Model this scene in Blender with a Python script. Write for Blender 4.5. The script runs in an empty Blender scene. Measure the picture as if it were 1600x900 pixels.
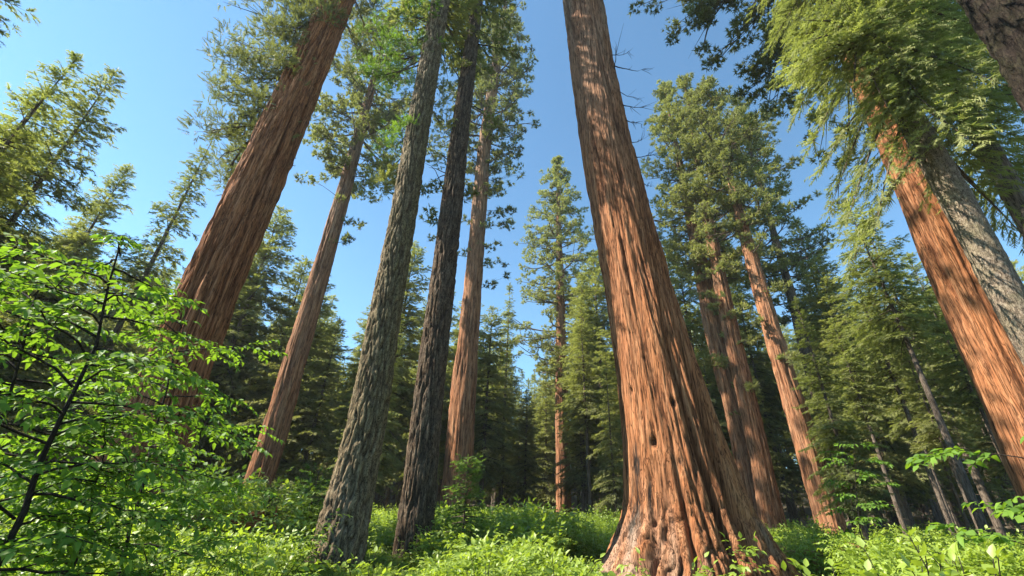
import bpy, math, random
import numpy as np
from mathutils import Vector, Matrix, Euler

# ------------------------------------------------------------------ camera, sky, sun, exposure
S = bpy.context.scene
COL = S.collection
R_ = math.radians
F_PX, PITCH, ROLL, CAM_H = 660.0, 27.8, 2.3, 1.6
cam_d = bpy.data.cameras.new('camera')
cam_d.sensor_width = 36.0
cam_d.lens = 36.0 * F_PX / 1600.0
cam_d.clip_start, cam_d.clip_end = 0.05, 3000.0
cam = bpy.data.objects.new('camera', cam_d)
COL.objects.link(cam)
CAM_M = Matrix.Translation((0, 0, CAM_H)) @ Matrix.Rotation(R_(90 + PITCH), 4, 'X') @ Matrix.Rotation(R_(ROLL), 4, 'Z')
cam.matrix_world = CAM_M
S.camera = cam

SUN_AZ, SUN_EL = -95.5, 46.0          # azimuth from +Y (view direction), negative = left
w = bpy.data.worlds.new('World')
S.world = w
w.use_nodes = True
nt = w.node_tree
bg = nt.nodes['Background']
sky = nt.nodes.new('ShaderNodeTexSky')
sky.sky_type = 'NISHITA'
sky.sun_disc = False
sky.sun_elevation = R_(SUN_EL)
sky.sun_rotation = R_(SUN_AZ)
sky.air_density, sky.dust_density, sky.ozone_density = 1.0, 0.1, 1.6
sky.altitude = 2000
wb = nt.nodes.new('ShaderNodeMixRGB')          # white balance of the whole sky
wb.blend_type = 'MULTIPLY'
wb.inputs[0].default_value = 1.0
wb.inputs[2].default_value = (0.74, 1.0, 0.97, 1)
nt.links.new(sky.outputs[0], wb.inputs[1])
nt.links.new(wb.outputs[0], bg.inputs[0])
bg.inputs[1].default_value = 0.118
sl = bpy.data.lights.new('sun', 'SUN')
sl.energy = 5.0
sl.angle = R_(0.5)
sl.color = (1.0, 0.93, 0.80)
sun = bpy.data.objects.new('sun', sl)
COL.objects.link(sun)
to_sun = Vector((math.sin(R_(SUN_AZ)) * math.cos(R_(SUN_EL)), math.cos(R_(SUN_AZ)) * math.cos(R_(SUN_EL)), math.sin(R_(SUN_EL))))
sun.rotation_euler = to_sun.to_track_quat('Z', 'Y').to_euler()
sun.location = to_sun * 100
S.view_settings.view_transform = 'Standard'
S.view_settings.look = 'None'
S.view_settings.exposure = 1.5
S.view_settings.gamma = 1.0
S.view_settings.use_curve_mapping = False
S.render.engine = 'CYCLES'
S.cycles.max_bounces = 8
S.cycles.diffuse_bounces = 6
S.cycles.glossy_bounces = 2
S.cycles.transmission_bounces = 6
S.cycles.use_denoising = True

# ------------------------------------------------------------------ helpers: maths
RM = np.array(CAM_M.to_3x3())


def ray(px, py):
    v = RM @ np.array([(px - 800) / F_PX, -(py - 450) / F_PX, -1.0])
    return v                                   # scaled so that camera depth = 1


def to_px(P):
    q = (np.asarray(P) - np.array([0, 0, CAM_H])) @ RM
    z = -q[..., 2]
    zz = np.where(np.abs(z) < 1e-6, 1e-6, z)
    return 800 + F_PX * q[..., 0] / zz, 450 - F_PX * q[..., 1] / zz, z


_perm = np.random.default_rng(7).permutation(256)
_perm = np.concatenate([_perm, _perm, _perm])
_g = np.random.default_rng(8).normal(size=(256, 3))
_g /= np.linalg.norm(_g, axis=1)[:, None]


def perlin(x, y, z):
    xi, yi, zi = np.floor(x).astype(int), np.floor(y).astype(int), np.floor(z).astype(int)
    xf, yf, zf = x - xi, y - yi, z - zi
    f = lambda t: t * t * t * (t * (t * 6 - 15) + 10)
    u, v, ww = f(xf), f(yf), f(zf)
    out = 0
    for dx in (0, 1):
        for dy in (0, 1):
            for dz in (0, 1):
                h = _perm[_perm[_perm[(xi + dx) & 255] + ((yi + dy) & 255)] + ((zi + dz) & 255)]
                g = _g[h]
                n = g[..., 0] * (xf - dx) + g[..., 1] * (yf - dy) + g[..., 2] * (zf - dz)
                out = out + n * (u if dx else 1 - u) * (v if dy else 1 - v) * (ww if dz else 1 - ww)
    return out


def fbm(x, y, z, o=3):
    t, a = 0, 1
    for i in range(o):
        t = t + a * perlin(x, y, z)
        x, y, z, a = x * 2.03 + 3.1, y * 2.03 + 1.7, z * 2.03 + 5.3, a * .5
    return t


def ground_z(x, y):
    x, y = np.asarray(x, float), np.asarray(y, float)
    d = np.hypot(x, y)
    k = np.clip((d - 3) / 20, 0, 1)
    q = np.clip((d - 80) / 220, 0, 1)
    return 26 * q * q * (3 - 2 * q) + (0.35 * perlin(x * .07, y * .07, x * 0 + .5) + .10 * perlin(x * .3, y * .3, x * 0 + 9.5)) * k


def norm(v):
    return v / np.maximum(np.linalg.norm(v, axis=-1, keepdims=True), 1e-9)


# ------------------------------------------------------------------ helpers: objects
def make_mesh(name, V, F, mats, smooth=False, attrs=None, mi=None):
    V = np.ascontiguousarray(V, np.float32)
    F = np.ascontiguousarray(F, np.int32)
    me = bpy.data.meshes.new(name)
    n, k = F.shape
    me.vertices.add(len(V))
    me.vertices.foreach_set('co', V.ravel())
    me.loops.add(n * k)
    me.loops.foreach_set('vertex_index', F.ravel())
    me.polygons.add(n)
    me.polygons.foreach_set('loop_start', np.arange(0, n * k, k, dtype=np.int32))
    if mi is not None:
        me.polygons.foreach_set('material_index', np.ascontiguousarray(mi, np.int32))
    me.update(calc_edges=True)
    me.polygons.foreach_set('use_smooth', np.full(n, smooth, bool))
    for m in mats:
        me.materials.append(m)
    for an, av in (attrs or {}).items():
        at = me.attributes.new(an, 'FLOAT', 'POINT')
        at.data.foreach_set('value', np.ascontiguousarray(av, np.float32))
    me.update()
    return me


def link(name, data, parent=None, loc=None):
    o = bpy.data.objects.new(name, data)
    COL.objects.link(o)
    if parent is not None:
        o.parent = parent
    if loc is not None:
        o.location = loc
    return o


def tag(o, label=None, cat=None, group=None, kind=None):
    for k, v in (('label', label), ('category', cat), ('group', group), ('kind', kind)):
        if v:
            o[k] = v
    return o


def thing(name, label, cat, loc=(0, 0, 0), group=None):
    o = bpy.data.objects.new(name, None)
    o.empty_display_size = .3
    COL.objects.link(o)
    o.location = loc
    return tag(o, label, cat, group)


def copy_tree(o, label, loc, rz=0, sc=1.0, group=None):
    c = o.copy()
    COL.objects.link(c)
    c.location = loc
    c.rotation_euler = (0, 0, rz)
    c.scale = (sc, sc, sc)
    c['label'] = label
    if group:
        c['group'] = group
    for ch in list(o.children):
        d = ch.copy()
        COL.objects.link(d)
        d.parent = c
    return c


def tubes(paths, k=5):
    """list of (points (n,3), radii (n)) -> V, quads"""
    Vs, Fs, b = [], [], 0
    a = np.linspace(0, 2 * np.pi, k, endpoint=False)
    for P, r in paths:
        P = np.asarray(P, float)
        r = np.asarray(r, float)
        n = len(P)
        T = norm(np.gradient(P, axis=0))
        ref = np.array([0, 0, 1.0]) if abs(T[:, 2]).mean() < .8 else np.array([1.0, 0, 0])
        X = norm(np.cross(T, ref))
        Y = np.cross(T, X)
        ring = P[:, None] + r[:, None, None] * (np.cos(a)[None, :, None] * X[:, None] + np.sin(a)[None, :, None] * Y[:, None])
        Vs.append(ring.reshape(-1, 3))
        i = np.arange(n - 1)[:, None] * k
        j = np.arange(k)[None]
        j2 = (j + 1) % k
        Fs.append((np.stack([i + j, i + j2, i + k + j2, i + k + j], -1).reshape(-1, 4)) + b)
        b += n * k
    return np.concatenate(Vs), np.concatenate(Fs)


# ------------------------------------------------------------------ materials
def mat(name):
    m = bpy.data.materials.new(name)
    m.use_nodes = True
    t = m.node_tree
    return m, t, t.nodes['Principled BSDF'], (lambda ty: t.nodes.new('ShaderNode' + ty)), t.links.new


def ramp(node, stops):
    cr = node.color_ramp
    while len(cr.elements) < len(stops):
        cr.elements.new(.5)
    for e, (p, c) in zip(cr.elements, stops):
        e.position = p
        e.color = (*c, 1) if len(c) == 3 else c


def bark(name, stops, inner_shade, patch=None, patch_amt=.5, sx=7.0, sz=.12, bump=.6, dist=.03, char_dark=(.02, .017, .015), crack=.75):
    m, t, p, N, L = mat(name)
    tc = N('TexCoord')
    mp = N('Mapping')
    mp.inputs['Scale'].default_value = (1, 1, sz)
    L(tc.outputs['Object'], mp.inputs[0])
    n1 = N('TexNoise')
    n1.inputs['Scale'].default_value = sx
    n1.inputs['Detail'].default_value = 9
    n1.inputs['Roughness'].default_value = .68
    n1.inputs['Distortion'].default_value = .4
    L(mp.outputs[0], n1.inputs['Vector'])
    r = N('ValToRGB')
    ramp(r, stops)
    L(n1.outputs[0], r.inputs[0])
    col = r.outputs[0]
    if patch:
        mp2 = N('Mapping')
        mp2.inputs['Scale'].default_value = (1, 1, max(sz * 3, .35))
        L(tc.outputs['Object'], mp2.inputs[0])
        n2 = N('TexNoise')
        n2.inputs['Scale'].default_value = 1.1
        n2.inputs['Detail'].default_value = 7
        n2.inputs['Roughness'].default_value = .7
        L(mp2.outputs[0], n2.inputs['Vector'])
        mr = N('MapRange')
        mr.inputs[1].default_value, mr.inputs[2].default_value = .42, .68
        mr.inputs[4].default_value = patch_amt
        L(n2.outputs[0], mr.inputs[0])
        mx = N('MixRGB')
        L(mr.outputs[0], mx.inputs[0])
        L(col, mx.inputs[1])
        mx.inputs[2].default_value = (*patch, 1)
        col = mx.outputs[0]
    for an, c, amt in (('grey', (.235, .175, .125), .85), ('furrow', inner_shade, .75), ('char_dark', char_dark, .97), ('pale', (.34, .27, .21), .9), ('moss', (.10, .115, .028), .85)):  # furrow mix: darker inner bark colour, with groove shade painted in
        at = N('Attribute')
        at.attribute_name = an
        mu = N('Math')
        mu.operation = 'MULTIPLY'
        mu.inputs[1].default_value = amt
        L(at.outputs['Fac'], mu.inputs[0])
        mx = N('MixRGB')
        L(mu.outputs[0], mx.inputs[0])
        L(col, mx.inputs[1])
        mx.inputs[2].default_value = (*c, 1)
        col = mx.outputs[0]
    mp4 = N('Mapping')
    mp4.inputs['Scale'].default_value = (1, 1, sz * .8)
    L(tc.outputs['Object'], mp4.inputs[0])
    n5 = N('TexNoise')
    n5.inputs['Scale'].default_value = sx * 3.2
    n5.inputs['Detail'].default_value = 6
    n5.inputs['Roughness'].default_value = .8
    L(mp4.outputs[0], n5.inputs['Vector'])
    r5 = N('ValToRGB')
    ramp(r5, [(.39, (.30, .27, .25)), (.48, (.92, .92, .92)), (.62, (1.22, 1.2, 1.18))])
    L(n5.outputs[0], r5.inputs[0])
    n6 = N('TexNoise')
    n6.inputs['Scale'].default_value = sx * 1.15
    n6.inputs['Detail'].default_value = 3
    n6.inputs['Roughness'].default_value = .55
    n6.inputs['Distortion'].default_value = .8
    L(mp4.outputs[0], n6.inputs['Vector'])
    r6 = N('ValToRGB')
    ramp(r6, [(.455, (1, 1, 1)), (.485, (.22, .19, .17)), (.50, (.22, .19, .17)), (.53, (1, 1, 1))])
    L(n6.outputs[0], r6.inputs[0])
    for fac, out in ((1, r5.outputs[0]), (crack, r6.outputs[0])):
        mx = N('MixRGB')
        mx.blend_type = 'MULTIPLY'
        mx.inputs[0].default_value = fac
        L(col, mx.inputs[1])
        L(out, mx.inputs[2])
        col = mx.outputs[0]
    L(col, p.inputs['Base Color'])
    p.inputs['Roughness'].default_value = .9
    p.inputs['Specular IOR Level'].default_value = .15
    b = N('Bump')
    b.inputs['Strength'].default_value = bump
    b.inputs['Distance'].default_value = dist
    n3 = N('TexNoise')
    n3.inputs['Scale'].default_value = sx * 2.2
    n3.inputs['Detail'].default_value = 8
    n3.inputs['Roughness'].default_value = .75
    L(mp.outputs[0], n3.inputs['Vector'])
    ma = N('Math')
    ma.operation = 'MULTIPLY_ADD'
    ma.inputs[1].default_value = .6
    L(r6.outputs[0], ma.inputs[0])
    L(n3.outputs[0], ma.inputs[2])
    L(ma.outputs[0], b.inputs['Height'])
    L(b.outputs[0], p.inputs['Normal'])
    return m


def foliage(name, stops, transl=.45, tcol=(1.25, 1.35, .6), rough=.6, spec=.10, rnd=.25):
    m, t, p, N, L = mat(name)
    at = N('Attribute')
    at.attribute_name = 'tint'
    oi = N('ObjectInfo')
    mr = N('MapRange')
    mr.inputs[3].default_value, mr.inputs[4].default_value = -rnd / 2, rnd / 2
    L(oi.outputs['Random'], mr.inputs[0])
    ad = N('Math')
    L(at.outputs['Fac'], ad.inputs[0])
    L(mr.outputs[0], ad.inputs[1])
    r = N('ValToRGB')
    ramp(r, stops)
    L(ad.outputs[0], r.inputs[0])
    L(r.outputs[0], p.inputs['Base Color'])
    p.inputs['Roughness'].default_value = rough
    p.inputs['Specular IOR Level'].default_value = spec
    tr = N('BsdfTranslucent')
    mx = N('MixRGB')
    mx.blend_type = 'MULTIPLY'
    mx.inputs[0].default_value = 1
    L(r.outputs[0], mx.inputs[1])
    mx.inputs[2].default_value = (*(c_ * transl * 2 for c_ in tcol), 1)
    L(mx.outputs[0], tr.inputs[0])
    ms = N('AddShader')                        # a leaf reflects and lets light through
    L(p.outputs[0], ms.inputs[0])
    L(tr.outputs[0], ms.inputs[1])
    L(ms.outputs[0], t.nodes['Material Output'].inputs[0])
    return m


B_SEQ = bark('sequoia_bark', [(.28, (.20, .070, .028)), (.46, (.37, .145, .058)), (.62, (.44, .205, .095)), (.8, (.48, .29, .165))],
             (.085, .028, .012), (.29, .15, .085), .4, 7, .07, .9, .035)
B_SEQ_FAR = bark('sequoia_bark_far', [(.3, (.22, .085, .038)), (.5, (.40, .18, .085)), (.72, (.48, .28, .16))],
                 (.12, .045, .022), (.27, .17, .115), .5, 4, .07, .7, .05)
B_GREY = bark('mossy_fir_bark', [(.3, (.12, .082, .046)), (.5, (.245, .18, .105)), (.7, (.34, .27, .175))],
              (.045, .030, .019), (.19, .150, .075), .5, 9, .4, .8, .02)
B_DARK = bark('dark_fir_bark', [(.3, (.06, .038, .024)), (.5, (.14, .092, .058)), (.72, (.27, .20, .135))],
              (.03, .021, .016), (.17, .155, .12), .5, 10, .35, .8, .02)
B_CORNER_SHADED = bark('corner_bark_shaded', [(.3, (.012, .009, .007)), (.55, (.028, .019, .014)), (.75, (.09, .065, .05))],
              (.015, .01, .008), (.05, .06, .02), .5, 10, .35, .8, .02)  # albedo lowered to paint in the shade on this trunk
B_FLAKE = bark('grey_flaky_bark', [(.3, (.14, .10, .07)), (.5, (.26, .20, .145)), (.7, (.36, .295, .225))],
               (.09, .07, .055), (.20, .20, .10), .45, 12, .5, .8, .02)
B_THIN = bark('slender_trunk_bark', [(.3, (.085, .066, .05)), (.5, (.17, .135, .105)), (.7, (.26, .215, .175))],
              (.06, .045, .035), (.20, .14, .095), .5, 6, .2, .7, .03)
B_TWIG = bark('twig_bark', [(.3, (.07, .05, .035)), (.6, (.15, .115, .085))], (.05, .04, .03))
B_STEM = bark('sapling_bark', [(.3, (.022, .017, .014)), (.6, (.05, .04, .032))], (.02, .015, .012), sx=30)
B_DEAD = bark('dead_wood', [(.3, (.10, .07, .05)), (.6, (.22, .17, .13))], (.06, .04, .03))

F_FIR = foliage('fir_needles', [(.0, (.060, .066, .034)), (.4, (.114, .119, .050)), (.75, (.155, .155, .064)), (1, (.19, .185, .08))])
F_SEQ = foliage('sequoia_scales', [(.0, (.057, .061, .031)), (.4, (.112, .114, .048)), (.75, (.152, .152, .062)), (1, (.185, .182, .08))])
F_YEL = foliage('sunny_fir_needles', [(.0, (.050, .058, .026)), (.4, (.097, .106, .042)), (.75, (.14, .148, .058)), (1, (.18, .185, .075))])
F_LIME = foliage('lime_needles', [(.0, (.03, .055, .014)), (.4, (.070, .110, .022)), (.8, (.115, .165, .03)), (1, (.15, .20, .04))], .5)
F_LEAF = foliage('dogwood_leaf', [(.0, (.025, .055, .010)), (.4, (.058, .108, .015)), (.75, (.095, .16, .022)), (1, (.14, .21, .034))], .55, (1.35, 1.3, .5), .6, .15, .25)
F_HERB = foliage('undergrowth_leaf', [(.0, (.048, .072, .014)), (.4, (.105, .148, .022)), (.75, (.16, .21, .032)), (1, (.21, .255, .048))], .45, (1.3, 1.3, .5), .45, .3, .1)
F_DRY = foliage('dry_needles', [(.0, (.12, .06, .03)), (.5, (.24, .12, .06)), (1, (.33, .19, .11))], .25, (1.1, 1, .8))


# ------------------------------------------------------------------ foliage engine
def _templates():
    rng = np.random.default_rng(3)
    out = {'fir': [], 'seq': [], 'spray': []}
    for v in range(5):
        tr = [[(0, -.08, 0), (0, .08, .02), (1, 0, -.05)]]
        for i, x in enumerate(np.linspace(.02, .72, 5)):
            for sd in (1, -1):
                L = (.56 - .36 * x) * rng.uniform(.8, 1.25)
                a = R_(rng.uniform(28, 58))
                z = rng.uniform(-.22, .16)
                wv = rng.uniform(.07, .10)
                tr.append([(x - wv, 0, 0), (x + wv, 0, rng.uniform(-.05, .05)), (x + L * math.cos(a), sd * L * math.sin(a), z)])
        out['fir'].append(np.array(tr))
        tr = []
        for i in range(9):
            d = rng.normal(size=3) * np.array([.35, .55, .55]) + np.array([.75, 0, .12])
            d /= np.linalg.norm(d)
            L = rng.uniform(.6, 1.0)
            s = norm(np.cross(d, rng.normal(size=3))) * .105
            o = rng.normal(size=3) * .08
            tr.append([tuple(o - s), tuple(o + s), tuple(o + d * L)])
        out['seq'].append(np.array(tr))
        tr = [[(0, -.05, 0), (0, .05, .02), (1, 0, -.10)]]
        for i, x in enumerate(np.linspace(.03, .85, 7)):
            for sd in (1, -1):
                L = (.44 - .30 * x) * rng.uniform(.8, 1.25)
                a = R_(rng.uniform(22, 48))
                z = rng.uniform(-.20, .06)
                wv = rng.uniform(.04, .06)
                tr.append([(x - wv, 0, 0), (x + wv, 0, rng.uniform(-.03, .03)), (x + L * math.cos(a), sd * L * math.sin(a), z)])
        out['spray'].append(np.array(tr))
    return out


TEMPL = _templates()


class Fol:
    def __init__(s, kind, seed):
        s.kind, s.rng = kind, np.random.default_rng(seed)
        s.P, s.D, s.U, s.L, s.T = [], [], [], [], []

    def add(s, P, D, U, L, T):
        n = len(P)
        s.P.append(P)
        s.D.append(D)
        s.U.append(np.broadcast_to(U, (n, 3)))
        s.L.append(np.broadcast_to(L, (n,)))
        s.T.append(np.broadcast_to(T, (n,)))

    def count(s):
        return sum(len(p) for p in s.P)

    def arrays(s):
        P, D, U, L, T = (np.concatenate(a) for a in (s.P, s.D, s.U, s.L, s.T))
        X = norm(D)
        Y = norm(np.cross(U, X))
        Z = np.cross(X, Y)
        n = len(P)
        pick = s.rng.integers(0, 5, n)
        Vs, Ts = [], []
        for v in range(5):
            q = np.nonzero(pick == v)[0]
            if not len(q):
                continue
            t = TEMPL[s.kind][v].reshape(-1, 3)
            W = P[q][:, None] + L[q][:, None, None] * (t[None, :, 0:1] * X[q][:, None] + t[None, :, 1:2] * Y[q][:, None] + t[None, :, 2:3] * Z[q][:, None])
            Vs.append(W.reshape(-1, 3))
            Ts.append(np.repeat(T[q], len(t)))
        V = np.concatenate(Vs)
        T = np.concatenate(Ts)
        T = T + np.repeat(s.rng.normal(0, .07, len(V) // 3), 3)
        return V, np.arange(len(V)).reshape(-1, 3), np.clip(T, 0, 1)

    def mesh(s, name, m):
        V, F, T = s.arrays()
        return make_mesh(name, V, F, [m], False, {'tint': T})


def fir_branch(fol, p0, az, L, pitch, droop, sp=.32, side=.45, slen=.6, tint=.5, wood=None, r0=.05, bare=.15, hang=.0):
    rng = fol.rng
    h = np.array([math.cos(az), math.sin(az), 0.0])
    sd = np.array([-h[1], h[0], 0.0])
    wob = rng.normal(0, .05, 2)

    def P(s):
        s = np.asarray(s)[..., None]
        return p0 + L * (s * math.cos(pitch) * h + sd * wob[0] * s * s + np.array([0, 0, 1.0]) * (s * math.sin(pitch) - droop * s * s))
    n = max(3, int(L * (1 - bare) / sp))
    s = np.linspace(bare, 1, n) + rng.uniform(-.5, .5, n) * (1 - bare) / n
    s = np.repeat(np.clip(s, bare, 1), 2)
    sign = np.tile([1.0, -1.0], n)
    a = np.radians(rng.uniform(35, 70, 2 * n)) * (1 - .5 * s ** 3)
    dv = np.array([0, 0, 1.0])[None] * (math.sin(pitch) - 2 * droop * s)[:, None] * .8
    d = norm(np.cos(a)[:, None] * h + (np.sin(a) * sign)[:, None] * sd + dv * .7 + np.array([0, 0, -hang]))
    bl = (side * L * (1 - s) ** .8 + .2) * rng.uniform(.6, 1.15, 2 * n)
    m = np.maximum(1, np.ceil(bl / (sp * 1.15))).astype(int)
    idx = np.repeat(np.arange(2 * n), m)
    off = np.concatenate([np.arange(k) for k in m])
    t = (off + rng.uniform(0, .8, len(off))) / m[idx]
    pos = P(s)[idx] + d[idx] * (t * bl[idx])[:, None] + np.array([0, 0, -1.0]) * (.12 * (t * bl[idx]) ** 2)[:, None]
    pos = pos + rng.normal(0, .05, pos.shape)
    dd = norm(d[idx] + rng.normal(0, .28, pos.shape) + np.array([0, 0, -.12 - hang * .5]))
    up = norm(np.array([0, 0, 1.0]) + rng.normal(0, .3, pos.shape))
    bt = tint + rng.normal(0, .10)
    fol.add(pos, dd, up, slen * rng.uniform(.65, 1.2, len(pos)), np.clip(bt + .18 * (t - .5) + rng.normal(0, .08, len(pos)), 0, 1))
    if wood is not None:
        ss = np.linspace(0, .95, 5)
        wood.append((P(ss), r0 * (1.05 - ss)))
    return P


def seq_branch(fol, p0, end, nc=5, rc=.8, per=14, slen=.5, tint=.5, wood=None, r0=.1, sag=.1, start=.35, spread=.22):
    rng = fol.rng
    p0, end = np.asarray(p0, float), np.asarray(end, float)
    v = end - p0
    L = np.linalg.norm(v)
    lat = norm(np.cross(v, [0, 0, 1.0]) + 1e-6)
    k = rng.normal(0, .08)

    def P(s):
        s = np.asarray(s)[..., None]
        return p0 + v * s + lat * (k * L * np.sin(s * np.pi)) - np.array([0, 0, 1.0]) * (sag * L * np.sin(s * np.pi))
    s = np.linspace(start, 1.0, nc) + rng.uniform(-.08, .08, nc)
    C = P(np.clip(s, .1, 1.02)) + rng.normal(0, 1, (nc, 3)) * np.array([1, 1, .6]) * spread * L * np.linspace(.7, .5, nc)[:, None]
    if wood is not None:
        ss = np.linspace(0, 1, 6)
        wood.append((P(ss), r0 * (1.04 - ss)))
        for c, si in zip(C, s):
            q = P(max(.05, si - .25))
            mid = (q + c) / 2 + rng.normal(0, .1, 3)
            wood.append((np.array([q, mid, c]), r0 * np.array([.4, .28, .12])))
    for c in C:
        r = rc * rng.uniform(.6, 1.25)
        kk = max(4, int(per * (r / rc) ** 1.5))
        o = rng.normal(size=(kk, 3))
        o = norm(o) * rng.uniform(.25, 1, (kk, 1)) ** .6
        o = o * np.array([1, 1, .62]) * r
        d = norm(o + np.array([0, 0, .35 * r]) + rng.normal(0, .25 * r, (kk, 3)))
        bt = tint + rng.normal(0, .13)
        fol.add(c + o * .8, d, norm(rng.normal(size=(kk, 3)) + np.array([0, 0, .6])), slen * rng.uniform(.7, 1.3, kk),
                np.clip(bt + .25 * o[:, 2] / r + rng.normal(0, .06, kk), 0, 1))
    return P


def fir_crown(fol, axis, h0, h1, Rm, nb, sp=.35, slen=.65, tint=.5, wood=None, pw=.75, droop=.22, jit=.35, hang=0., azf=None, dens=1.0, side=.45):
    rng = fol.rng
    u = np.sort(rng.uniform(0, 1, nb) ** 1.0)
    for i, ui in enumerate(u):
        h = h0 + (h1 - h0) * ui
        env = (1 - ui) ** pw * (.62 + .38 * min(1, ui / .12))
        L = max(.35, Rm * env * rng.uniform(1 - jit, 1 + jit * .6))
        az = i * 2.399963 + rng.normal(0, .35)
        if azf and not azf(az, h):
            continue
        pitch = R_(-12 + 50 * ui ** 1.5 + rng.normal(0, 7))
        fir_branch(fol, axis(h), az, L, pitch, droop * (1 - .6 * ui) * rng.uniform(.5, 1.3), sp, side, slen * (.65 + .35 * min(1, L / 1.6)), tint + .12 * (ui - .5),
                   wood, .012 + .016 * L, .12, hang)
    # leader
    top = axis(h1)
    fol.add(np.array([top - [0, 0, .3 * k] for k in range(6)]), np.tile([0, 0, 1.0], (6, 1)) + rng.normal(0, .15, (6, 3)), np.array([1.0, 0, 0]), slen * 1.1, tint + .1)


def seq_crown(fol, axis, h0, h1, Rm, nb, nc=5, rc=.85, per=14, slen=.55, tint=.5, wood=None, pw=.6, rise=.25, azf=None, jit=.35, sag=.08):
    rng = fol.rng
    u = np.sort(rng.uniform(0, 1, nb))
    for i, ui in enumerate(u):
        h = h0 + (h1 - h0) * ui
        env = (1 - ui ** 1.8) ** pw * (.55 + .45 * min(1, ui / .2))
        L = max(.6, Rm * env * rng.uniform(1 - jit, 1 + jit * .5))
        az = i * 2.399963 + rng.normal(0, .4)
        if azf and not azf(az, h):
            continue
        p0 = axis(h)
        rs = rise * (.3 + ui * 1.6) + rng.normal(0, .12)
        end = p0 + np.array([math.cos(az) * L, math.sin(az) * L, L * rs])
        seq_branch(fol, p0, end, max(2, int(nc * (.4 + .6 * L / Rm))), rc * (.65 + .35 * L / Rm), per, slen, tint, wood, .03 + .018 * L, sag)
    seq_branch(fol, axis(h1 - 1.5), axis(h1), 3, rc * .8, per, slen, tint, None, spread=.3)


# ------------------------------------------------------------------ trunk engine
def axis_pixels(d, pts, gz=None):
    """pts: pixels along the trunk axis, first one at the foot; d: horizontal distance of the foot."""
    v = ray(*pts[0])
    hd = norm(v[:2])
    base = np.array([hd[0] * d, hd[1] * d, 0.0])
    base[2] = float(ground_z(base[0], base[1])) - .1
    out, dep = [base], [float(to_px(base)[2])]
    for px in pts[1:]:
        q = ray(*px)
        k = d / (q[0] * hd[0] + q[1] * hd[1])
        out.append(np.array([0, 0, CAM_H]) + q * k)
        dep.append(k)
    return np.array(out), np.array(dep)


class Axis:
    """trunk centre line and radius as functions of height above the foot (local coordinates)"""

    def __init__(s, d, pts, widths, H, rtop=.06, taper=1.0):
        A, dep = axis_pixels(d, pts)
        s.base = A[0]
        A = A - A[0]
        r = np.array(widths) / 2 / F_PX * dep
        s.hl = A[-1, 2]
        slope = (A[-1, :2] - A[-2, :2]) / max(A[-1, 2] - A[-2, 2], .01)
        h = list(A[:, 2])
        xs, ys, rs = list(A[:, 0]), list(A[:, 1]), list(r)
        if H > s.hl:
            for f in np.linspace(.12, 1, 8):
                hh = s.hl + (H - s.hl) * f
                h.append(hh)
                xs.append(A[-1, 0] + slope[0] * (hh - s.hl))
                ys.append(A[-1, 1] + slope[1] * (hh - s.hl))
                rs.append(r[-1] + (rtop - r[-1]) * f ** taper)
        s.H = max(H, s.hl)
        g = np.linspace(0, s.H, 400)

        def sm(v, k):
            v = np.interp(g, h, v)
            pad = np.concatenate([2 * v[0] - v[k:0:-1], v, 2 * v[-1] - v[-2:-k - 2:-1]])
            return np.convolve(pad, np.ones(2 * k + 1) / (2 * k + 1), 'valid')
        s.g, s.x, s.y = g, sm(xs, 8), sm(ys, 8)
        s.r = np.interp(g, h, rs)
        s.r = .5 * s.r + .5 * sm(rs, 3)

    def __call__(s, h):
        return np.array([np.interp(h, s.g, s.x), np.interp(h, s.g, s.y), h])

    def rad(s, h):
        return np.interp(h, s.g, s.r)

    def ring(s, h):
        return np.stack([np.interp(h, s.g, s.x), np.interp(h, s.g, s.y), h], -1)


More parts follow.
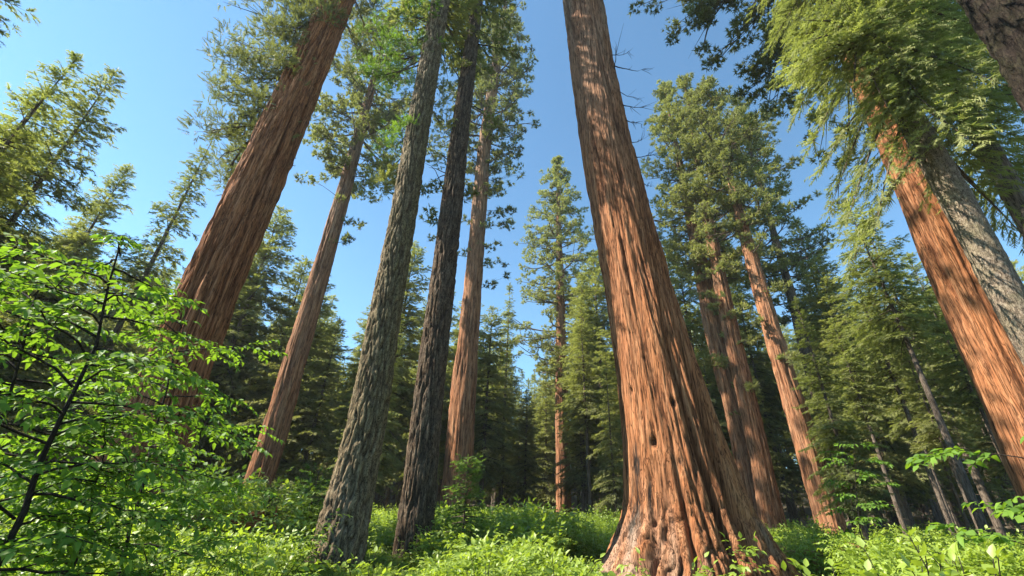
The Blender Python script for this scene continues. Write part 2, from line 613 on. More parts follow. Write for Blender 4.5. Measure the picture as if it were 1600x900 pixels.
def trunk_mesh(name, ax, na, nr, style, m, seed, vis=None, flute=.1, amp=1.0, hooks=None, lobes=7, grey=None, fz=1.0):
    vis = vis or ax.H
    nv = int(nr * .88) if vis < ax.H * .95 else nr
    z = np.linspace(0, 1, nv) ** 1.25 * vis - .35
    if nv < nr:
        z = np.concatenate([z, np.linspace(vis, ax.H, nr - nv + 1)[1:]])
    th = np.linspace(0, 2 * np.pi, na, endpoint=False)
    TH, Z = np.meshgrid(th, z)
    Zc = np.clip(Z, 0, None)
    R = ax.rad(Zc.ravel()).reshape(Z.shape)
    C = ax.ring(Zc.ravel()).reshape(*Z.shape, 3)
    C[..., 2] = Z
    Rm = float(ax.rad(ax.H * .15))
    o = seed * 13.7
    cx, cy = np.cos(TH) * Rm + o, np.sin(TH) * Rm
    fur = np.zeros_like(Z)
    if style == 'seq':
        warp = .30 * perlin(cx * .8, cy * .8, Z * .25)
        n1 = perlin(cx * 1.9 + warp, cy * 1.9, Z * .11 * fz)
        n2 = perlin(cx * 4.4 + 7, cy * 4.4 + warp, Z * .22 * fz)
        n3 = perlin(cx * 8.5 + 3, cy * 8.5, Z * .55 * fz)
        n4 = perlin(cx * 14 + 9, cy * 14, Z * 1.3 * fz)
        n5 = perlin(cx * 3.0 + 9, cy * 3.0, Z * 1.5)
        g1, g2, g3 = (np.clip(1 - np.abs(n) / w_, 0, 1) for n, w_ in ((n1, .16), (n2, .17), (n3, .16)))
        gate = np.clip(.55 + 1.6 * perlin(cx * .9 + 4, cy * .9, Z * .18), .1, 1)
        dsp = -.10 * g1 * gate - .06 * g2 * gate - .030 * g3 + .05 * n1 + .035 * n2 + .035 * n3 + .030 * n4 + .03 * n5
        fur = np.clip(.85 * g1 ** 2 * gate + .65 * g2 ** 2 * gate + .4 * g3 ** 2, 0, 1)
    elif style == 'fir':
        warp = .25 * perlin(cx * 2, cy * 2, Z * 1.1)
        n1 = perlin(cx * 6.8 + warp, cy * 6.8 + warp, Z * 1.15 * fz)
        n2 = perlin(cx * 11 + 5, cy * 11, Z * 2.2 * fz + warp)
        n3 = perlin(cx * 20, cy * 20, Z * 8 * fz)
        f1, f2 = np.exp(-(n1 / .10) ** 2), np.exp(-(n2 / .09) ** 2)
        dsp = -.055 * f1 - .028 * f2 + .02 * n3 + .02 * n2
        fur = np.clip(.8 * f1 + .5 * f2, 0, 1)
    else:
        n1 = perlin(cx * 6, cy * 6, Z * 3.0)
        n3 = perlin(cx * 16, cy * 16, Z * 9)
        dsp = .03 * n1 + .02 * n3
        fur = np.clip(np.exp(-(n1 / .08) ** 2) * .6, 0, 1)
    rng = np.random.default_rng(seed)
    fl = np.zeros_like(Z)
    ph = rng.uniform(0, 6.28, 4)
    for k, a, p_ in ((lobes, .55, ph[0]), (lobes + 4, .3, ph[1]), (3, .35, ph[2]), (2 * lobes + 3, .2, ph[3])):
        fl += a * np.cos(k * TH + p_ + .25 * perlin(cx * .3, cy * .3, Z * .25))
    dsp = dsp - np.percentile(dsp, 82)
    hb = 1.6 * ax.rad(0) + .4
    dsp = dsp * amp * (.75 + .5 * np.clip(R / Rm, .2, 1.6)) + fl * flute * R * (np.exp(-Zc / hb) + .12)
    at = {k: np.zeros_like(Z) for k in ('grey', 'char_dark', 'pale', 'moss')}
    if grey:
        at['grey'] = np.clip((Z - grey[0]) / (grey[1] - grey[0]), 0, 1) * np.clip(.75 + 1.0 * perlin(cx * 1.2, cy * 1.2, Z * .25), 0, 1)
    if hooks:
        dsp, fur = hooks(TH, Z, R, dsp, fur, at, C)
    Rr = np.maximum(R + dsp, .02)
    V = C + np.stack([np.cos(TH) * Rr, np.sin(TH) * Rr, np.zeros_like(Z)], -1)
    n = len(z)
    i = np.arange(n - 1)[:, None] * na
    j = np.arange(na)[None]
    j2 = (j + 1) % na
    F = np.stack([i + j, i + j2, i + na + j2, i + na + j], -1).reshape(-1, 4)
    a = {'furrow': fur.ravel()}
    a.update({k: v.ravel() for k, v in at.items()})
    return make_mesh(name, V.reshape(-1, 3), F, [m], True, a)


def az_to_cam(base):
    return math.atan2(-base[1], -base[0])


def angd(a, b):
    return abs((a - b + math.pi) % (2 * math.pi) - math.pi)


def wood_obj(paths, parent, m, name='branch', each=True, k=5):
    """each path is a branch of its own"""
    if each:
        for P, r in paths:
            V, F = tubes([(P, r)], k)
            link(name, make_mesh(name, V, F, [m], True), parent)
    else:
        V, F = tubes(paths, k)
        o = link('limb_wood', make_mesh('limb_wood', V, F, [m], True), parent)
        o['kind'] = 'stuff'


def limb_target(ax, px, py, dist):
    """a point in the tree's local frame: where pixel ray px,py is at camera depth dist"""
    return np.array([0, 0, CAM_H]) + ray(px, py) * dist - ax.base


# ------------------------------------------------------------------ ground
def build_ground():
    rr = np.concatenate([[0.0], np.geomspace(.8, 320, 96)])
    th = np.linspace(0, 2 * np.pi, 180, endpoint=False)
    R, T = np.meshgrid(rr, th, indexing='ij')
    X, Y = R * np.cos(T), R * np.sin(T)
    Z = ground_z(X, Y)
    V = np.stack([X, Y, Z], -1).reshape(-1, 3)
    i = np.arange(len(rr) - 1)[:, None] * 180
    j = np.arange(180)[None]
    j2 = (j + 1) % 180
    F = np.stack([i + j, i + 180 + j, i + 180 + j2, i + j2], -1).reshape(-1, 4)
    m, t, p, N, L = mat('forest_floor')
    tc = N('TexCoord')
    n = N('TexNoise')
    n.inputs['Scale'].default_value = 3
    n.inputs['Detail'].default_value = 10
    n.inputs['Roughness'].default_value = .75
    L(tc.outputs['Object'], n.inputs['Vector'])
    r = N('ValToRGB')
    ramp(r, [(.3, (.04, .03, .02)), (.5, (.09, .065, .04)), (.62, (.06, .075, .025)), (.8, (.14, .10, .065))])
    L(n.outputs[0], r.inputs[0])
    L(r.outputs[0], p.inputs['Base Color'])
    p.inputs['Roughness'].default_value = .95
    b = N('Bump')
    b.inputs['Distance'].default_value = .1
    L(n.outputs[0], b.inputs['Height'])
    L(b.outputs[0], p.inputs['Normal'])
    tag(link('ground', make_mesh('ground', V, F, [m], True)), kind='structure')


build_ground()


# ------------------------------------------------------------------ the giant sequoia in the middle
def giant():
    ax = Axis(15.4, [(1080, 893), (1080, 860), (1070, 800), (1050, 700), (1029, 600), (996, 450), (945, 225), (924, 100), (910, 0)],
              [290, 236, 186, 150, 127, 99, 77, 67, 61], 68, .5)
    root = thing('sequoia_tree', 'huge cinnamon barked sequoia with flared roots and a charred base, in the centre foreground', 'tree', ax.base)
    tc = az_to_cam(ax.base)

    def hooks(TH, Z, R, dsp, fur, at, C):
        a = (TH - tc + np.pi) % (2 * np.pi) - np.pi          # 0 = towards the camera, + = to the right in the picture
        # burnt fissure at the left foot
        for a0, w0, z0, z1, dep in ((-.80, .17, .9, 4.6, .06), (-.50, .05, 1.4, 3.6, .06)):
            aa = a - a0 - .05 * perlin(Z * .9, Z * 0 + 3.3, Z * 0 + a0) - .03 * Z / 4
            g = np.exp(-(aa / w0) ** 2) * np.clip((Z - z0) / .6, 0, 1) * np.clip((z1 - Z) / 1.4, 0, 1)
            rag = perlin(TH * 26, TH * 0 + 8.1, Z * 1.1) + .6 * perlin(TH * 60, TH * 0 + 2.1, Z * 3)
            dsp = dsp - dep * g * (1 + rag)
            at['char_dark'] = np.maximum(at['char_dark'], np.clip((g - .35) * 1.6 + 2.6 * rag * g, 0, 1))
        # weathered pale wood on the spreading left roots
        g = np.exp(-((a + .85) / .5) ** 2) * np.clip((2.1 - Z) / 1.0, 0, 1)
        at['pale'] = np.clip(g * (.65 + 1.2 * perlin(TH * 9, TH * 0 + 2.2, Z * 1.4)), 0, 1) * .8
        dsp = dsp + .75 * np.exp(-((a + 1.25) / .42) ** 2) * np.exp(-np.clip(Z, -.3, None) / .75) + .12 * np.exp(-((a - 1.2) / .5) ** 2) * np.exp(-np.clip(Z, -.3, None) / .9)
        # deep folds of the buttresses on the right
        for a0, w0, z1, dep in ((.05, .05, 4.5, .22), (.52, .06, 9, .26), (.95, .07, 11, .22), (-.42, .035, 3.0, .12), (.28, .03, 6.5, .10)):
            aa = a - a0 - .10 * perlin(Z * .35 + a0 * 7, Z * 0 + 1.3, Z * 0 + 4.1) + .012 * Z
            g = np.exp(-(aa / w0) ** 2) * np.clip((z1 - Z) / (z1 * .6), 0, 1) * np.clip((Z + .4) / .8, 0, 1)
            dsp = dsp - dep * g
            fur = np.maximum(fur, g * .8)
        # knots and holes, shade inside the holes painted in with the char colour
        for a0, z0, w0, dep in ((-.33, 3.75, .075, .22), (-.66, 5.4, .06, .16), (.22, 4.9, .08, .16), (-.2, 6.4, .035, .10), (.1, 3.2, .07, .07), (-.5, 27.0, .28, -.16), (-.55, 24.0, .2, -.12), (-.3, 8.9, .035, .08), (-.45, 7.4, .03, .07)):
            wob = 1 + .5 * perlin(TH * 22, Z * 5, Z * 0 + a0 * 9)
            dd = (((a - a0) * R) ** 2 + ((Z - z0) * .6) ** 2) * wob
            g = np.exp(-dd / w0 ** 2)
            dsp = dsp - dep * g
            if dep > .05:
                at['char_dark'] = np.maximum(at['char_dark'], np.clip(g * 1.5 - .3, 0, 1) * .8)
        gp = np.clip(perlin(np.cos(TH) * 4 + 2, np.sin(TH) * 4, Z * .8) * 2.6 - .25, 0, 1) * np.clip((4.2 - Z) / 2.5, 0, 1)
        at['grey'] = np.maximum(at['grey'], gp * .8)
        # rough knuckled bark on the spreading foot
        k = np.clip((2.6 - Z) / 2.2, 0, 1)
        dsp = dsp + k * (.16 * perlin(np.cos(TH) * 5, np.sin(TH) * 5, Z * 1.5) + .08 * perlin(np.cos(TH) * 12, np.sin(TH) * 12, Z * 3.5) - .20 * np.clip(1 - np.abs(perlin(np.cos(TH) * 7 + 3, np.sin(TH) * 7, Z * 1.8)) / .11, 0, 1))
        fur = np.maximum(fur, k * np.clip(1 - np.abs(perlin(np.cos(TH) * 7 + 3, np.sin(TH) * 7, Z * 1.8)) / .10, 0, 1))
        return dsp, fur
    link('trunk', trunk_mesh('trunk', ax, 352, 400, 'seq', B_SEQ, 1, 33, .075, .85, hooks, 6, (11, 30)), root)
    fol = Fol('seq', 11)
    wood = []
    seq_crown(fol, ax, 37, 68, 6.5, 46, 5, 1.0, 12, .7, .45, wood)
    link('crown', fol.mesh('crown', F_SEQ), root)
    wood_obj(wood, root, B_DEAD, each=False, k=4)
    # dead side branches on the right
    rng = np.random.default_rng(5)
    for (py, px1, py1, r0) in ((345, 1012, 318, .035), (262, 1030, 236, .03), (205, 1002, 190, .03), (182, 1016, 165, .03), (120, 1008, 107, .035), (105, 985, 78, .025), (128, 962, 62, .03),
                               (238, 1004, 215, .025), (160, 1000, 152, .02), (300, 1020, 290, .022)):
        # find the height whose axis pixel has that y
        hs = np.linspace(4, 34, 300)
        yy = to_px(ax.ring(hs) + ax.base)[1]
        h = hs[np.argmin(abs(yy - py))]
        c = ax(h)
        side = np.array([math.cos(tc + 1.25), math.sin(tc + 1.25), 0])
        p0 = c + side * ax.rad(h) * .96
        dep = float(to_px(p0 + ax.base)[2])
        e = limb_target(ax, px1, py1, dep + rng.uniform(-.5, 1.2))
        v = e - p0
        paths = []
        s = np.linspace(0, 1, 8)
        pts = p0 + v * s[:, None] + rng.normal(0, .06, (8, 3)) * s[:, None] - np.array([0, 0, 1]) * (.12 * np.linalg.norm(v) * np.sin(s * np.pi))[:, None]
        paths.append((pts, r0 * (1.1 - s)))
        for q in range(rng.integers(4, 8)):
            si = rng.uniform(.3, .95)
            b0 = np.array([np.interp(si, s, pts[:, k]) for k in range(3)])
            dirn = norm(v) + rng.normal(0, .55, 3)
            l = np.linalg.norm(v) * rng.uniform(.18, .42)
            paths.append((np.array([b0, b0 + dirn * l * .5 + rng.normal(0, .04, 3), b0 + dirn * l + np.array([0, 0, rng.uniform(-.2, .25)])]), r0 * np.array([.45, .32, .12])))
        V, F = tubes(paths, 4)
        link('dead_branch', make_mesh('dead_branch', V, F, [B_STEM], True), root)
    return ax


AX_GIANT = giant()


# ------------------------------------------------------------------ leaning-looking big sequoia on the left
def left_sequoia():
    ax = Axis(20.5, [(172, 838), (188, 800), (235, 700), (270, 600), (328, 450), (420, 250), (484, 100), (525, 10)],
              [215, 168, 112, 86, 80, 65, 53, 45], 62, .4)
    root = thing('sequoia_tree', 'big reddish sequoia with deep grooved bark rising behind the bright leafy sapling on the left', 'tree', ax.base)
    tc = az_to_cam(ax.base)

    def hooks(TH, Z, R, dsp, fur, at, C):
        a = (TH - tc + np.pi) % (2 * np.pi) - np.pi
        g = np.exp(-((a - .15) / .22) ** 2) * np.clip((2.6 - Z) / 1.2, 0, 1)
        at['char_dark'] = np.clip(g * 1.2, 0, 1)  # hollow in the foot coloured dark
        return dsp - .7 * g, fur
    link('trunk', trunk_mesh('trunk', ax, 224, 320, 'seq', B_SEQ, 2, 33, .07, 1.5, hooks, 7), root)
    fol = Fol('spray', 21)
    wood = []
    rng = fol.rng
    # limbs seen left of the trunk, from the lowest up
    for (h, px, py, dz) in ((18.5, 330, 275, 3), (19.5, 305, 208, 1), (20.5, 345, 300, 3), (21.5, 318, 150, 0), (22.5, 360, 190, -1.5), (23.5, 325, 120, 2), (25, 335, 85, 0), (26, 380, 130, -2), (27, 330, 60, 3),
                            (28, 385, 40, -2), (29, 360, 5, 1), (30, 420, 60, -3), (31, 400, -10, 0), (32.5, 440, 25, -3), (33, 380, -40, 2), (30, 345, 170, 4), (24, 400, 180, -3),
                            (27, 420, 110, -3.5), (33.5, 480, 30, -4), (34, 455, -20, -3), (36, 520, -20, -4), (20, 370, 250, 4), (23, 345, 235, 3.5), (34, 560, 60, 2), (35, 570, 20, 1), (31, 545, 95, 3)):
        c = ax(h)
        dep = float(to_px(c + ax.base)[2])
        e = limb_target(ax, px + 16, py, dep + dz)
        seq_branch(fol, c, e, 10, .72, 20, .46, .38, wood, .085, .08, .3, .15)
        seq_branch(fol, c * .5 + e * .5 + rng.normal(0, .4, 3), e + rng.normal(0, .8, 3), 6, .6, 18, .46, .38, None, .04, .05, .3, .22)
    nl = len(wood)
    seq_crown(fol, ax, 36, 62, 6, 40, 5, 1.0, 12, .7, .45, None)
    link('crown', fol.mesh('crown', F_SEQ), root)
    wood_obj(wood, root, B_TWIG, each=False, k=4)


left_sequoia()


# ------------------------------------------------------------------ the two firs left of the centre
def grey_fir():
    ax = Axis(14.6, [(519, 897), (530, 850), (556, 740), (578, 640), (600, 500), (628, 350), (655, 190), (673, 90), (689, 0)],
              [92, 82, 66, 58, 49, 41, 35, 31, 28], 46, .12)
    root = thing('fir_tree', 'tall grey fir with mossy ridged bark and bent foot, left of the dark slim trunk', 'tree', ax.base)
    tc = az_to_cam(ax.base)

    def hooks(TH, Z, R, dsp, fur, at, C):
        a = (TH - tc + np.pi) % (2 * np.pi) - np.pi
        at['moss'] = np.clip((.55 + 1.1 * perlin(TH * 3, TH * 0 + 1.1, Z * .5) + .3 * np.sin(a)) * np.clip((Z - 2) / 4, .25, 1) * np.clip((24 - Z) / 6, 0, 1), 0, 1) * (1 - fur) * .35
        at['pale'] = np.clip((3.2 - Z) / 2.5, 0, 1) * (1 - fur) * .25
        return dsp, fur
    link('trunk', trunk_mesh('trunk', ax, 152, 440, 'fir', B_GREY, 3, 32, .06, 1.1, hooks, 5), root)
    wood = []
    fl = Fol('spray', 31)
    # bright clumps of foliage hanging on the trunk
    for (h, px, py, dz, n) in ((22, 570, 120, -.5, 9), (22.5, 590, 140, .3, 8), (23, 575, 90, -1, 8), (24, 600, 60, 0, 8), (23.5, 615, 105, -1, 7), (25, 640, 75, -1.5, 5), (26, 600, 25, 0, 7), (27.5, 630, 20, -1, 7),
                               (18.5, 600, 215, .3, 6), (18.2, 620, 205, -.8, 6), (17.6, 590, 235, .5, 6), (28, 660, 15, -2, 5), (22, 655, 135, -1.2, 4), (30, 620, -20, 0, 7), (18, 640, 200, -1, 4), (25, 575, 45, 1, 7)):
        c = ax(h)
        dep = float(to_px(c + ax.base)[2])
        e = limb_target(ax, px, py, dep + dz)
        seq_branch(fl, c, e, n, .46, 26, .30, .45, wood, .05, .12, .5, .15)
    link('crown', fl.mesh('crown', F_LIME), root)
    fol = Fol('fir', 32)
    w2 = []
    fir_crown(fol, ax, 24, 46, 3.8, 85, .3, .5, .5, w2, .6, .25, azf=lambda az, h: h > 33 or angd(az, tc) > .9)
    for (h, px, py, dz) in ((16.8, 590, 265, 1.5), (16, 600, 300, 2), (15.5, 580, 290, 2.5), (19, 690, 200, 1.5), (21, 700, 160, 1), (17.5, 680, 250, 2)):
        c = ax(h)
        e = limb_target(ax, px, py, float(to_px(c + ax.base)[2]) + dz)
        seq_branch(fol, c, e, 6, .5, 14, .34, .5, w2, .04, .1, .4, .16)
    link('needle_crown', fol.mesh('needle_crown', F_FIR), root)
    for p in wood[:0]:
        pass
    wood_obj([w_ for w_ in wood if len(w_[0]) > 4], root, B_TWIG, 'branch')
    wood_obj([w_ for w_ in wood if len(w_[0]) < 4] + w2, root, B_TWIG, each=False, k=4)


grey_fir()


def dark_fir():
    ax = Axis(16.0, [(642, 893), (655, 760), (672, 600), (692, 440), (708, 300), (722, 180), (746, 0)],
              [66, 52, 45, 39, 33, 27, 18], 44, .1)
    root = thing('fir_tree', 'slim almost black fir with shaggy furrowed bark, standing right of the mossy grey fir', 'tree', ax.base)
    tc = az_to_cam(ax.base)
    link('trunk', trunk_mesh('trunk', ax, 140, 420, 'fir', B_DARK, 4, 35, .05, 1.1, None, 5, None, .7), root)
    fol = Fol('fir', 41)
    wood = []
    fir_crown(fol, ax, 26, 44, 3.4, 70, .3, .5, .42, wood, .6, .25, azf=lambda az, h: h > 36 or angd(az, tc) > .8)
    link('crown', fol.mesh('crown', F_FIR), root)
    dead = []
    rng = np.random.default_rng(42)
    tw = Fol('seq', 43)
    for (h, px, py, dz, leaf) in ((20, 690, 215, 0, 0), (16.5, 665, 240, .5, 0), (16.2, 662, 300, .5, 1), (13.6, 665, 255, 1, 0), (22.5, 640, 60, 1, 1), (24, 668, 45, .5, 0), (26, 690, 20, -.5, 1), (21, 775, 190, 1, 1), (23, 770, 110, 1.5, 1), (18, 690, 170, -.6, 0),
                                  (12, 668, 330, .8, 1), (11, 712, 390, -.7, 0), (14, 740, 300, .6, 1), (9.5, 668, 420, .6, 0), (15.5, 668, 262, .3, 0), (25, 720, 100, -1, 1), (27, 790, 60, 1, 1)):
        c = ax(h)
        e = limb_target(ax, px, py, float(to_px(c + ax.base)[2]) + dz)
        s = np.linspace(0, 1, 7)
        v = e - c
        pts = c + v * s[:, None] + np.array([0, 0, 1.0]) * (.22 * np.linalg.norm(v) * np.sin(s * np.pi))[:, None] + rng.normal(0, .03, (7, 3))
        dead.append((pts, .035 * (1.1 - s * .9)))
        if leaf:
            seq_branch(tw, c * .4 + e * .6, e, 4, .38, 12, .24, .5, None, .02, 0, .2, .2)
    wood_obj(dead, root, B_STEM, 'dead_branch')
    link('twig_foliage', tw.mesh('twig_foliage', F_FIR), root)
    wood_obj(wood, root, B_STEM, each=False, k=4)


dark_fir()


# ------------------------------------------------------------------ middle-distance sequoias
def mid_sequoia(label, d, pts, widths, H, seed, h0, Rm, nb, grey=None, tint=.55, rc=1.0, per=20, nc=6, low=(), rise=.2, slen=.47, pw=.6, fm=None, azf=None, m=None):
    ax = Axis(d, pts, widths, H, .12)
    root = thing('sequoia_tree', label, 'tree', ax.base, None)
    wood = []
    fol = Fol('seq', seed)
    rng = fol.rng
    tc = az_to_cam(ax.base)
    f = None
    seq_crown(fol, ax, h0, H, Rm, nb, nc, rc, per, slen, tint, wood, pw, rise, azf)
    for (h, az, L) in low:
        c = ax(h)
        e = c + np.array([math.cos(tc + az) * L, math.sin(tc + az) * L, rng.uniform(-.1, .25) * L])
        seq_branch(fol, c, e, 4, .7, 12, .5, tint, wood, .05, .05, .4, .2)
    link('trunk', trunk_mesh('trunk', ax, 96, 110, 'seq', m or B_SEQ_FAR, seed, H * .6, .05, 1.3, None, 6, grey, .7), root)
    link('crown', fol.mesh('crown', fm or F_SEQ), root)
    wood_obj(wood, root, B_THIN, each=False, k=4)
    return root


mid_sequoia('slender sequoia with tufted crown between the big left trunk and the mossy grey fir', 44, [(386, 806), (425, 690), (462, 560), (500, 430), (540, 290), (572, 170)], [46, 38, 33, 28, 21, 14],
            68, 51, 36, 7.5, 66, (14, 40), .45, .9, 22, 8,
            [(33, -1.3, 4), (36, 1.4, 5), (38, -.8, 4), (40, 1.6, 5.5), (42, -1.5, 5), (44, 1.3, 6), (46, -1.6, 6), (43, .6, 3), (30, 1.4, 3), (27, 1.2, 2.5), (47, 1.7, 6.5), (35, 1.8, 4), (41, -1.8, 6)])
mid_sequoia('straight sequoia with dark ragged foliage just right of the slim dark trunk', 46, [(714, 762), (725, 600), (739, 450), (757, 225), (780, 70)], [50, 39, 28, 20, 14],
            92, 52, 42, 8.0, 92, (20, 45), .38, .85, 22, 8,
            [(h_, s_ * (.9 + .7 * ((h_ * 7) % 1.0)), 2.5 + (h_ * 3) % 3.5) for h_, s_ in ((26, 1), (28.5, 1), (30.1, -1), (31.6, 1), (33.3, 1), (35.2, -1), (36.7, 1), (38.4, -1), (39.9, 1), (41.3, -1), (42.8, 1), (43.6, -1), (45.1, 1), (34.5, 1), (37.7, 1), (40.6, 1), (46.2, -1), (47.7, 1))])
mid_sequoia('far cone shaped sequoia standing alone against the sky, left of the giant trunk', 74, [(881, 797), (878, 640), (876, 500), (871, 255)], [24, 20, 15, 3],
            75, 53, 22, 9.6, 150, (24, 60), .62, 1.05, 18, 7, [(16, 1.2, 4), (20, -1.1, 4), (22, -1.4, 5)], .08, .55, .7)
mid_sequoia('sequoia with patchy orange bark, nearest behind the right edge of the giant trunk', 50, [(1192, 838), (1160, 690), (1112, 500), (1078, 330), (1046, 178)], [40, 33, 27, 16, 3],
            63, 54, 27, 6.0, 80, (20, 50), .6, .95, 20, 6, [(14, .6, 2.5), (17, -.8, 3), (19, .9, 3), (22, .3, 3.5), (11, .8, 2)], .2)
mid_sequoia('orange sequoia touching its twin, between the giant trunk and the lone orange trunk', 48, [(1212, 842), (1185, 700), (1136, 490), (1105, 340), (1080, 190)], [38, 30, 24, 15, 3],
            60, 55, 26, 5.6, 76, (20, 50), .62, .95, 20, 6, [(13, .3, 2.5), (16, -.6, 3), (18, 1.1, 3), (21, .5, 3), (24, -1, 4)], .2)
mid_sequoia('lone orange sequoia trunk right of the touching pair, crown crowded by neighbours', 46, [(1300, 828), (1268, 720), (1222, 570), (1170, 390), (1125, 215)], [42, 35, 29, 19, 3],
            55, 56, 25, 5.6, 78, (22, 50), .55, .95, 20, 6, [(15, .5, 2.5), (19, -.7, 3), (22, 1.0, 3), (25, -.9, 3.5)], .2)
mid_sequoia('broad topped sequoia on the right end of the clustered crowns', 58, [(1345, 822), (1318, 740), (1270, 590), (1225, 420), (1180, 262)], [26, 22, 18, 12, 3],
            62, 57, 22, 6.2, 90, (10, 30), .55, .95, 20, 6, [], .2, m=B_THIN)


# ------------------------------------------------------------------ the right-hand giants
def right_sequoia():
    ax = Axis(23, [(1690, 850), (1602, 640), (1516, 450), (1446, 300), (1400, 200), (1302, 0)], [118, 90, 79, 66, 58, 42], 58, .4)
    root = thing('sequoia_tree', 'thick orange sequoia at the right edge with drooping green sprays, behind a grey flaky trunk', 'tree', ax.base)
    tc = az_to_cam(ax.base)
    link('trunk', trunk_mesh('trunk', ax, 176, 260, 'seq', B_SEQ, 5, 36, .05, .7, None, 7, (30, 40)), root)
    fol = Fol('seq', 61)
    wood = []
    # dark hanging limbs at the top of the picture
    for (h, px, py, dz, n) in ((36, 1055, 50, 2, 9), (37, 1090, 25, 1, 9), (35, 1120, 95, 2, 9), (34, 1165, 120, 1, 9), (33, 1195, 165, 2, 8), (36, 1150, 45, -1, 9), (38, 1010, 0, 3, 9), (35, 1075, 92, 4, 8), (32, 1225, 130, 0, 8), (38, 1190, 15, -2, 9),
                               (31, 1250, 185, 1, 7), (37, 1205, 60, -2, 8), (39, 1120, -20, 0, 9), (34, 1205, 200, 3, 5), (40, 1060, -30, 1, 9), (36, 1180, 90, 3, 8), (38, 1040, 15, 2, 8), (33, 1160, 150, 2, 6), (31, 1290, 240, 3, 6), (30, 1305, 300, 3, 6)):
        c = ax(h)
        e = limb_target(ax, px, py, float(to_px(c + ax.base)[2]) + dz)
        seq_branch(fol, c, e, n, .72, 30, .34, .25, wood, .10, .06, .5, .10)
    seq_crown(fol, ax, 40, 58, 6, 30, 5, 1.0, 12, .7, .45, None)
    link('crown', fol.mesh('crown', F_SEQ), root)
    wood_obj([w_ for w_ in wood if len(w_[0]) > 4], root, B_TWIG, 'branch')
    wood_obj([w_ for w_ in wood if len(w_[0]) < 4], root, B_TWIG, each=False, k=4)


right_sequoia()


def spray_limbs(fol, ax, specs, wood, slen=.55, tint=.55, droop=.16, hang=.12, sp=.27, side=.34):
    """feathery drooping fir limbs, given as height on the trunk and the pixel of the tip"""
    for (h, px, py, dz) in specs:
        c = ax(h)
        e = limb_target(ax, px, py, float(to_px(c + ax.base)[2]) + dz)
        v = e - c
        L = float(np.linalg.norm(v))
        az = math.atan2(v[1], v[0])
        pitch = math.asin(np.clip(v[2] / L, -1, 1)) + droop * .8
        fir_branch(fol, c, az, L, pitch, droop, sp, side, slen, tint, wood, .012 + .009 * L, .2, hang)


def right_fir():
    ax = Axis(17.5, [(1700, 700), (1567, 450), (1500, 322), (1436, 210), (1330, 30)], [52, 42, 39, 34, 22], 40, .1)
    root = thing('fir_tree', 'grey flaky barked fir crossing the orange sequoia at the right edge', 'tree', ax.base)
    link('trunk', trunk_mesh('trunk', ax, 128, 300, 'flake', B_FLAKE, 6, 34, .03, 1.0, None, 5), root)
    fol = Fol('spray', 65)
    wood = []
    rng = np.random.default_rng(66)
    spec = []
    for i in range(62):
        h = rng.uniform(17.5, 36)
        c = ax(h)
        cx, cy, cz = to_px(c + ax.base)
        ang = rng.uniform(0, 2 * np.pi)
        rr = rng.uniform(70, 190)
        py_ = cy + abs(rr) * (.35 * math.sin(ang)) + 25
        spec.append((h, max(cx + rr * math.cos(ang) * 1.1 - 15, 1225 + .18 * max(py_, 0) + rng.uniform(-8, 30)), py_, rng.uniform(-4.5, 3)))
    spec += [(14, 1580, 360, -1), (15, 1390, 350, -2.5), (16, 1350, 330, -2), (17, 1320, 300, -1), (15.5, 1590, 330, 1), (14.5, 1610, 380, 0),
             (13.5, 1350, 400, -1), (17, 1300, 250, -1), (19, 1285, 220, -1), (21, 1262, 160, -1), (23, 1235, 110, -1), (25, 1218, 65, -1), (27, 1240, 30, -2)]
    for i in range(34):                                    # layered sprays hanging in front of the two trunks
        px, py = rng.uniform(1275, 1590), rng.uniform(20, 250)
        py = max(py, (px - 1500) * .3)
        h = np.clip(33 - (py + .25 * (px - 1270)) * .062 + rng.normal(0, 1.2), 16, 35)
        spec.append((h, px, py, rng.uniform(-5, -1.5)))
    spray_limbs(fol, ax, spec, wood)
    fir_crown(fol, ax, 34, 40, 3, 24, .4, .6, .5, None)
    link('crown', fol.mesh('crown', F_YEL), root)
    wood_obj(wood, root, B_TWIG, 'branch')


right_fir()


def edge_fir():
    """fir further right whose sprays fill the right edge"""
    ax = Axis(21, [(1830, 720), (1640, 400), (1560, 262), (1455, 70)], [40, 32, 27, 20], 38, .1)
    root = thing('fir_tree', 'dense fir at the far right edge, sunlit sprays above the grey flaky trunk', 'tree', ax.base)
    link('trunk', trunk_mesh('trunk', ax, 80, 160, 'flake', B_THIN, 7, 36, .03, 1.0, None, 5), root)
    fol = Fol('spray', 75)
    wood = []
    rng = np.random.default_rng(76)
    spec = []
    for i in range(58):
        h = rng.uniform(13, 37)
        c = ax(h)
        cx, cy, cz = to_px(c + ax.base)
        ang = rng.uniform(0, 2 * np.pi)
        rr = rng.uniform(60, 165)
        spec.append((h, cx + rr * math.cos(ang), cy + rr * .4 * math.sin(ang) + 22, rng.uniform(-4, 3.5)))
    spray_limbs(fol, ax, spec, wood, .6, .42)
    link('crown', fol.mesh('crown', F_YEL), root)
    wood_obj(wood, root, B_TWIG, 'branch')


edge_fir()


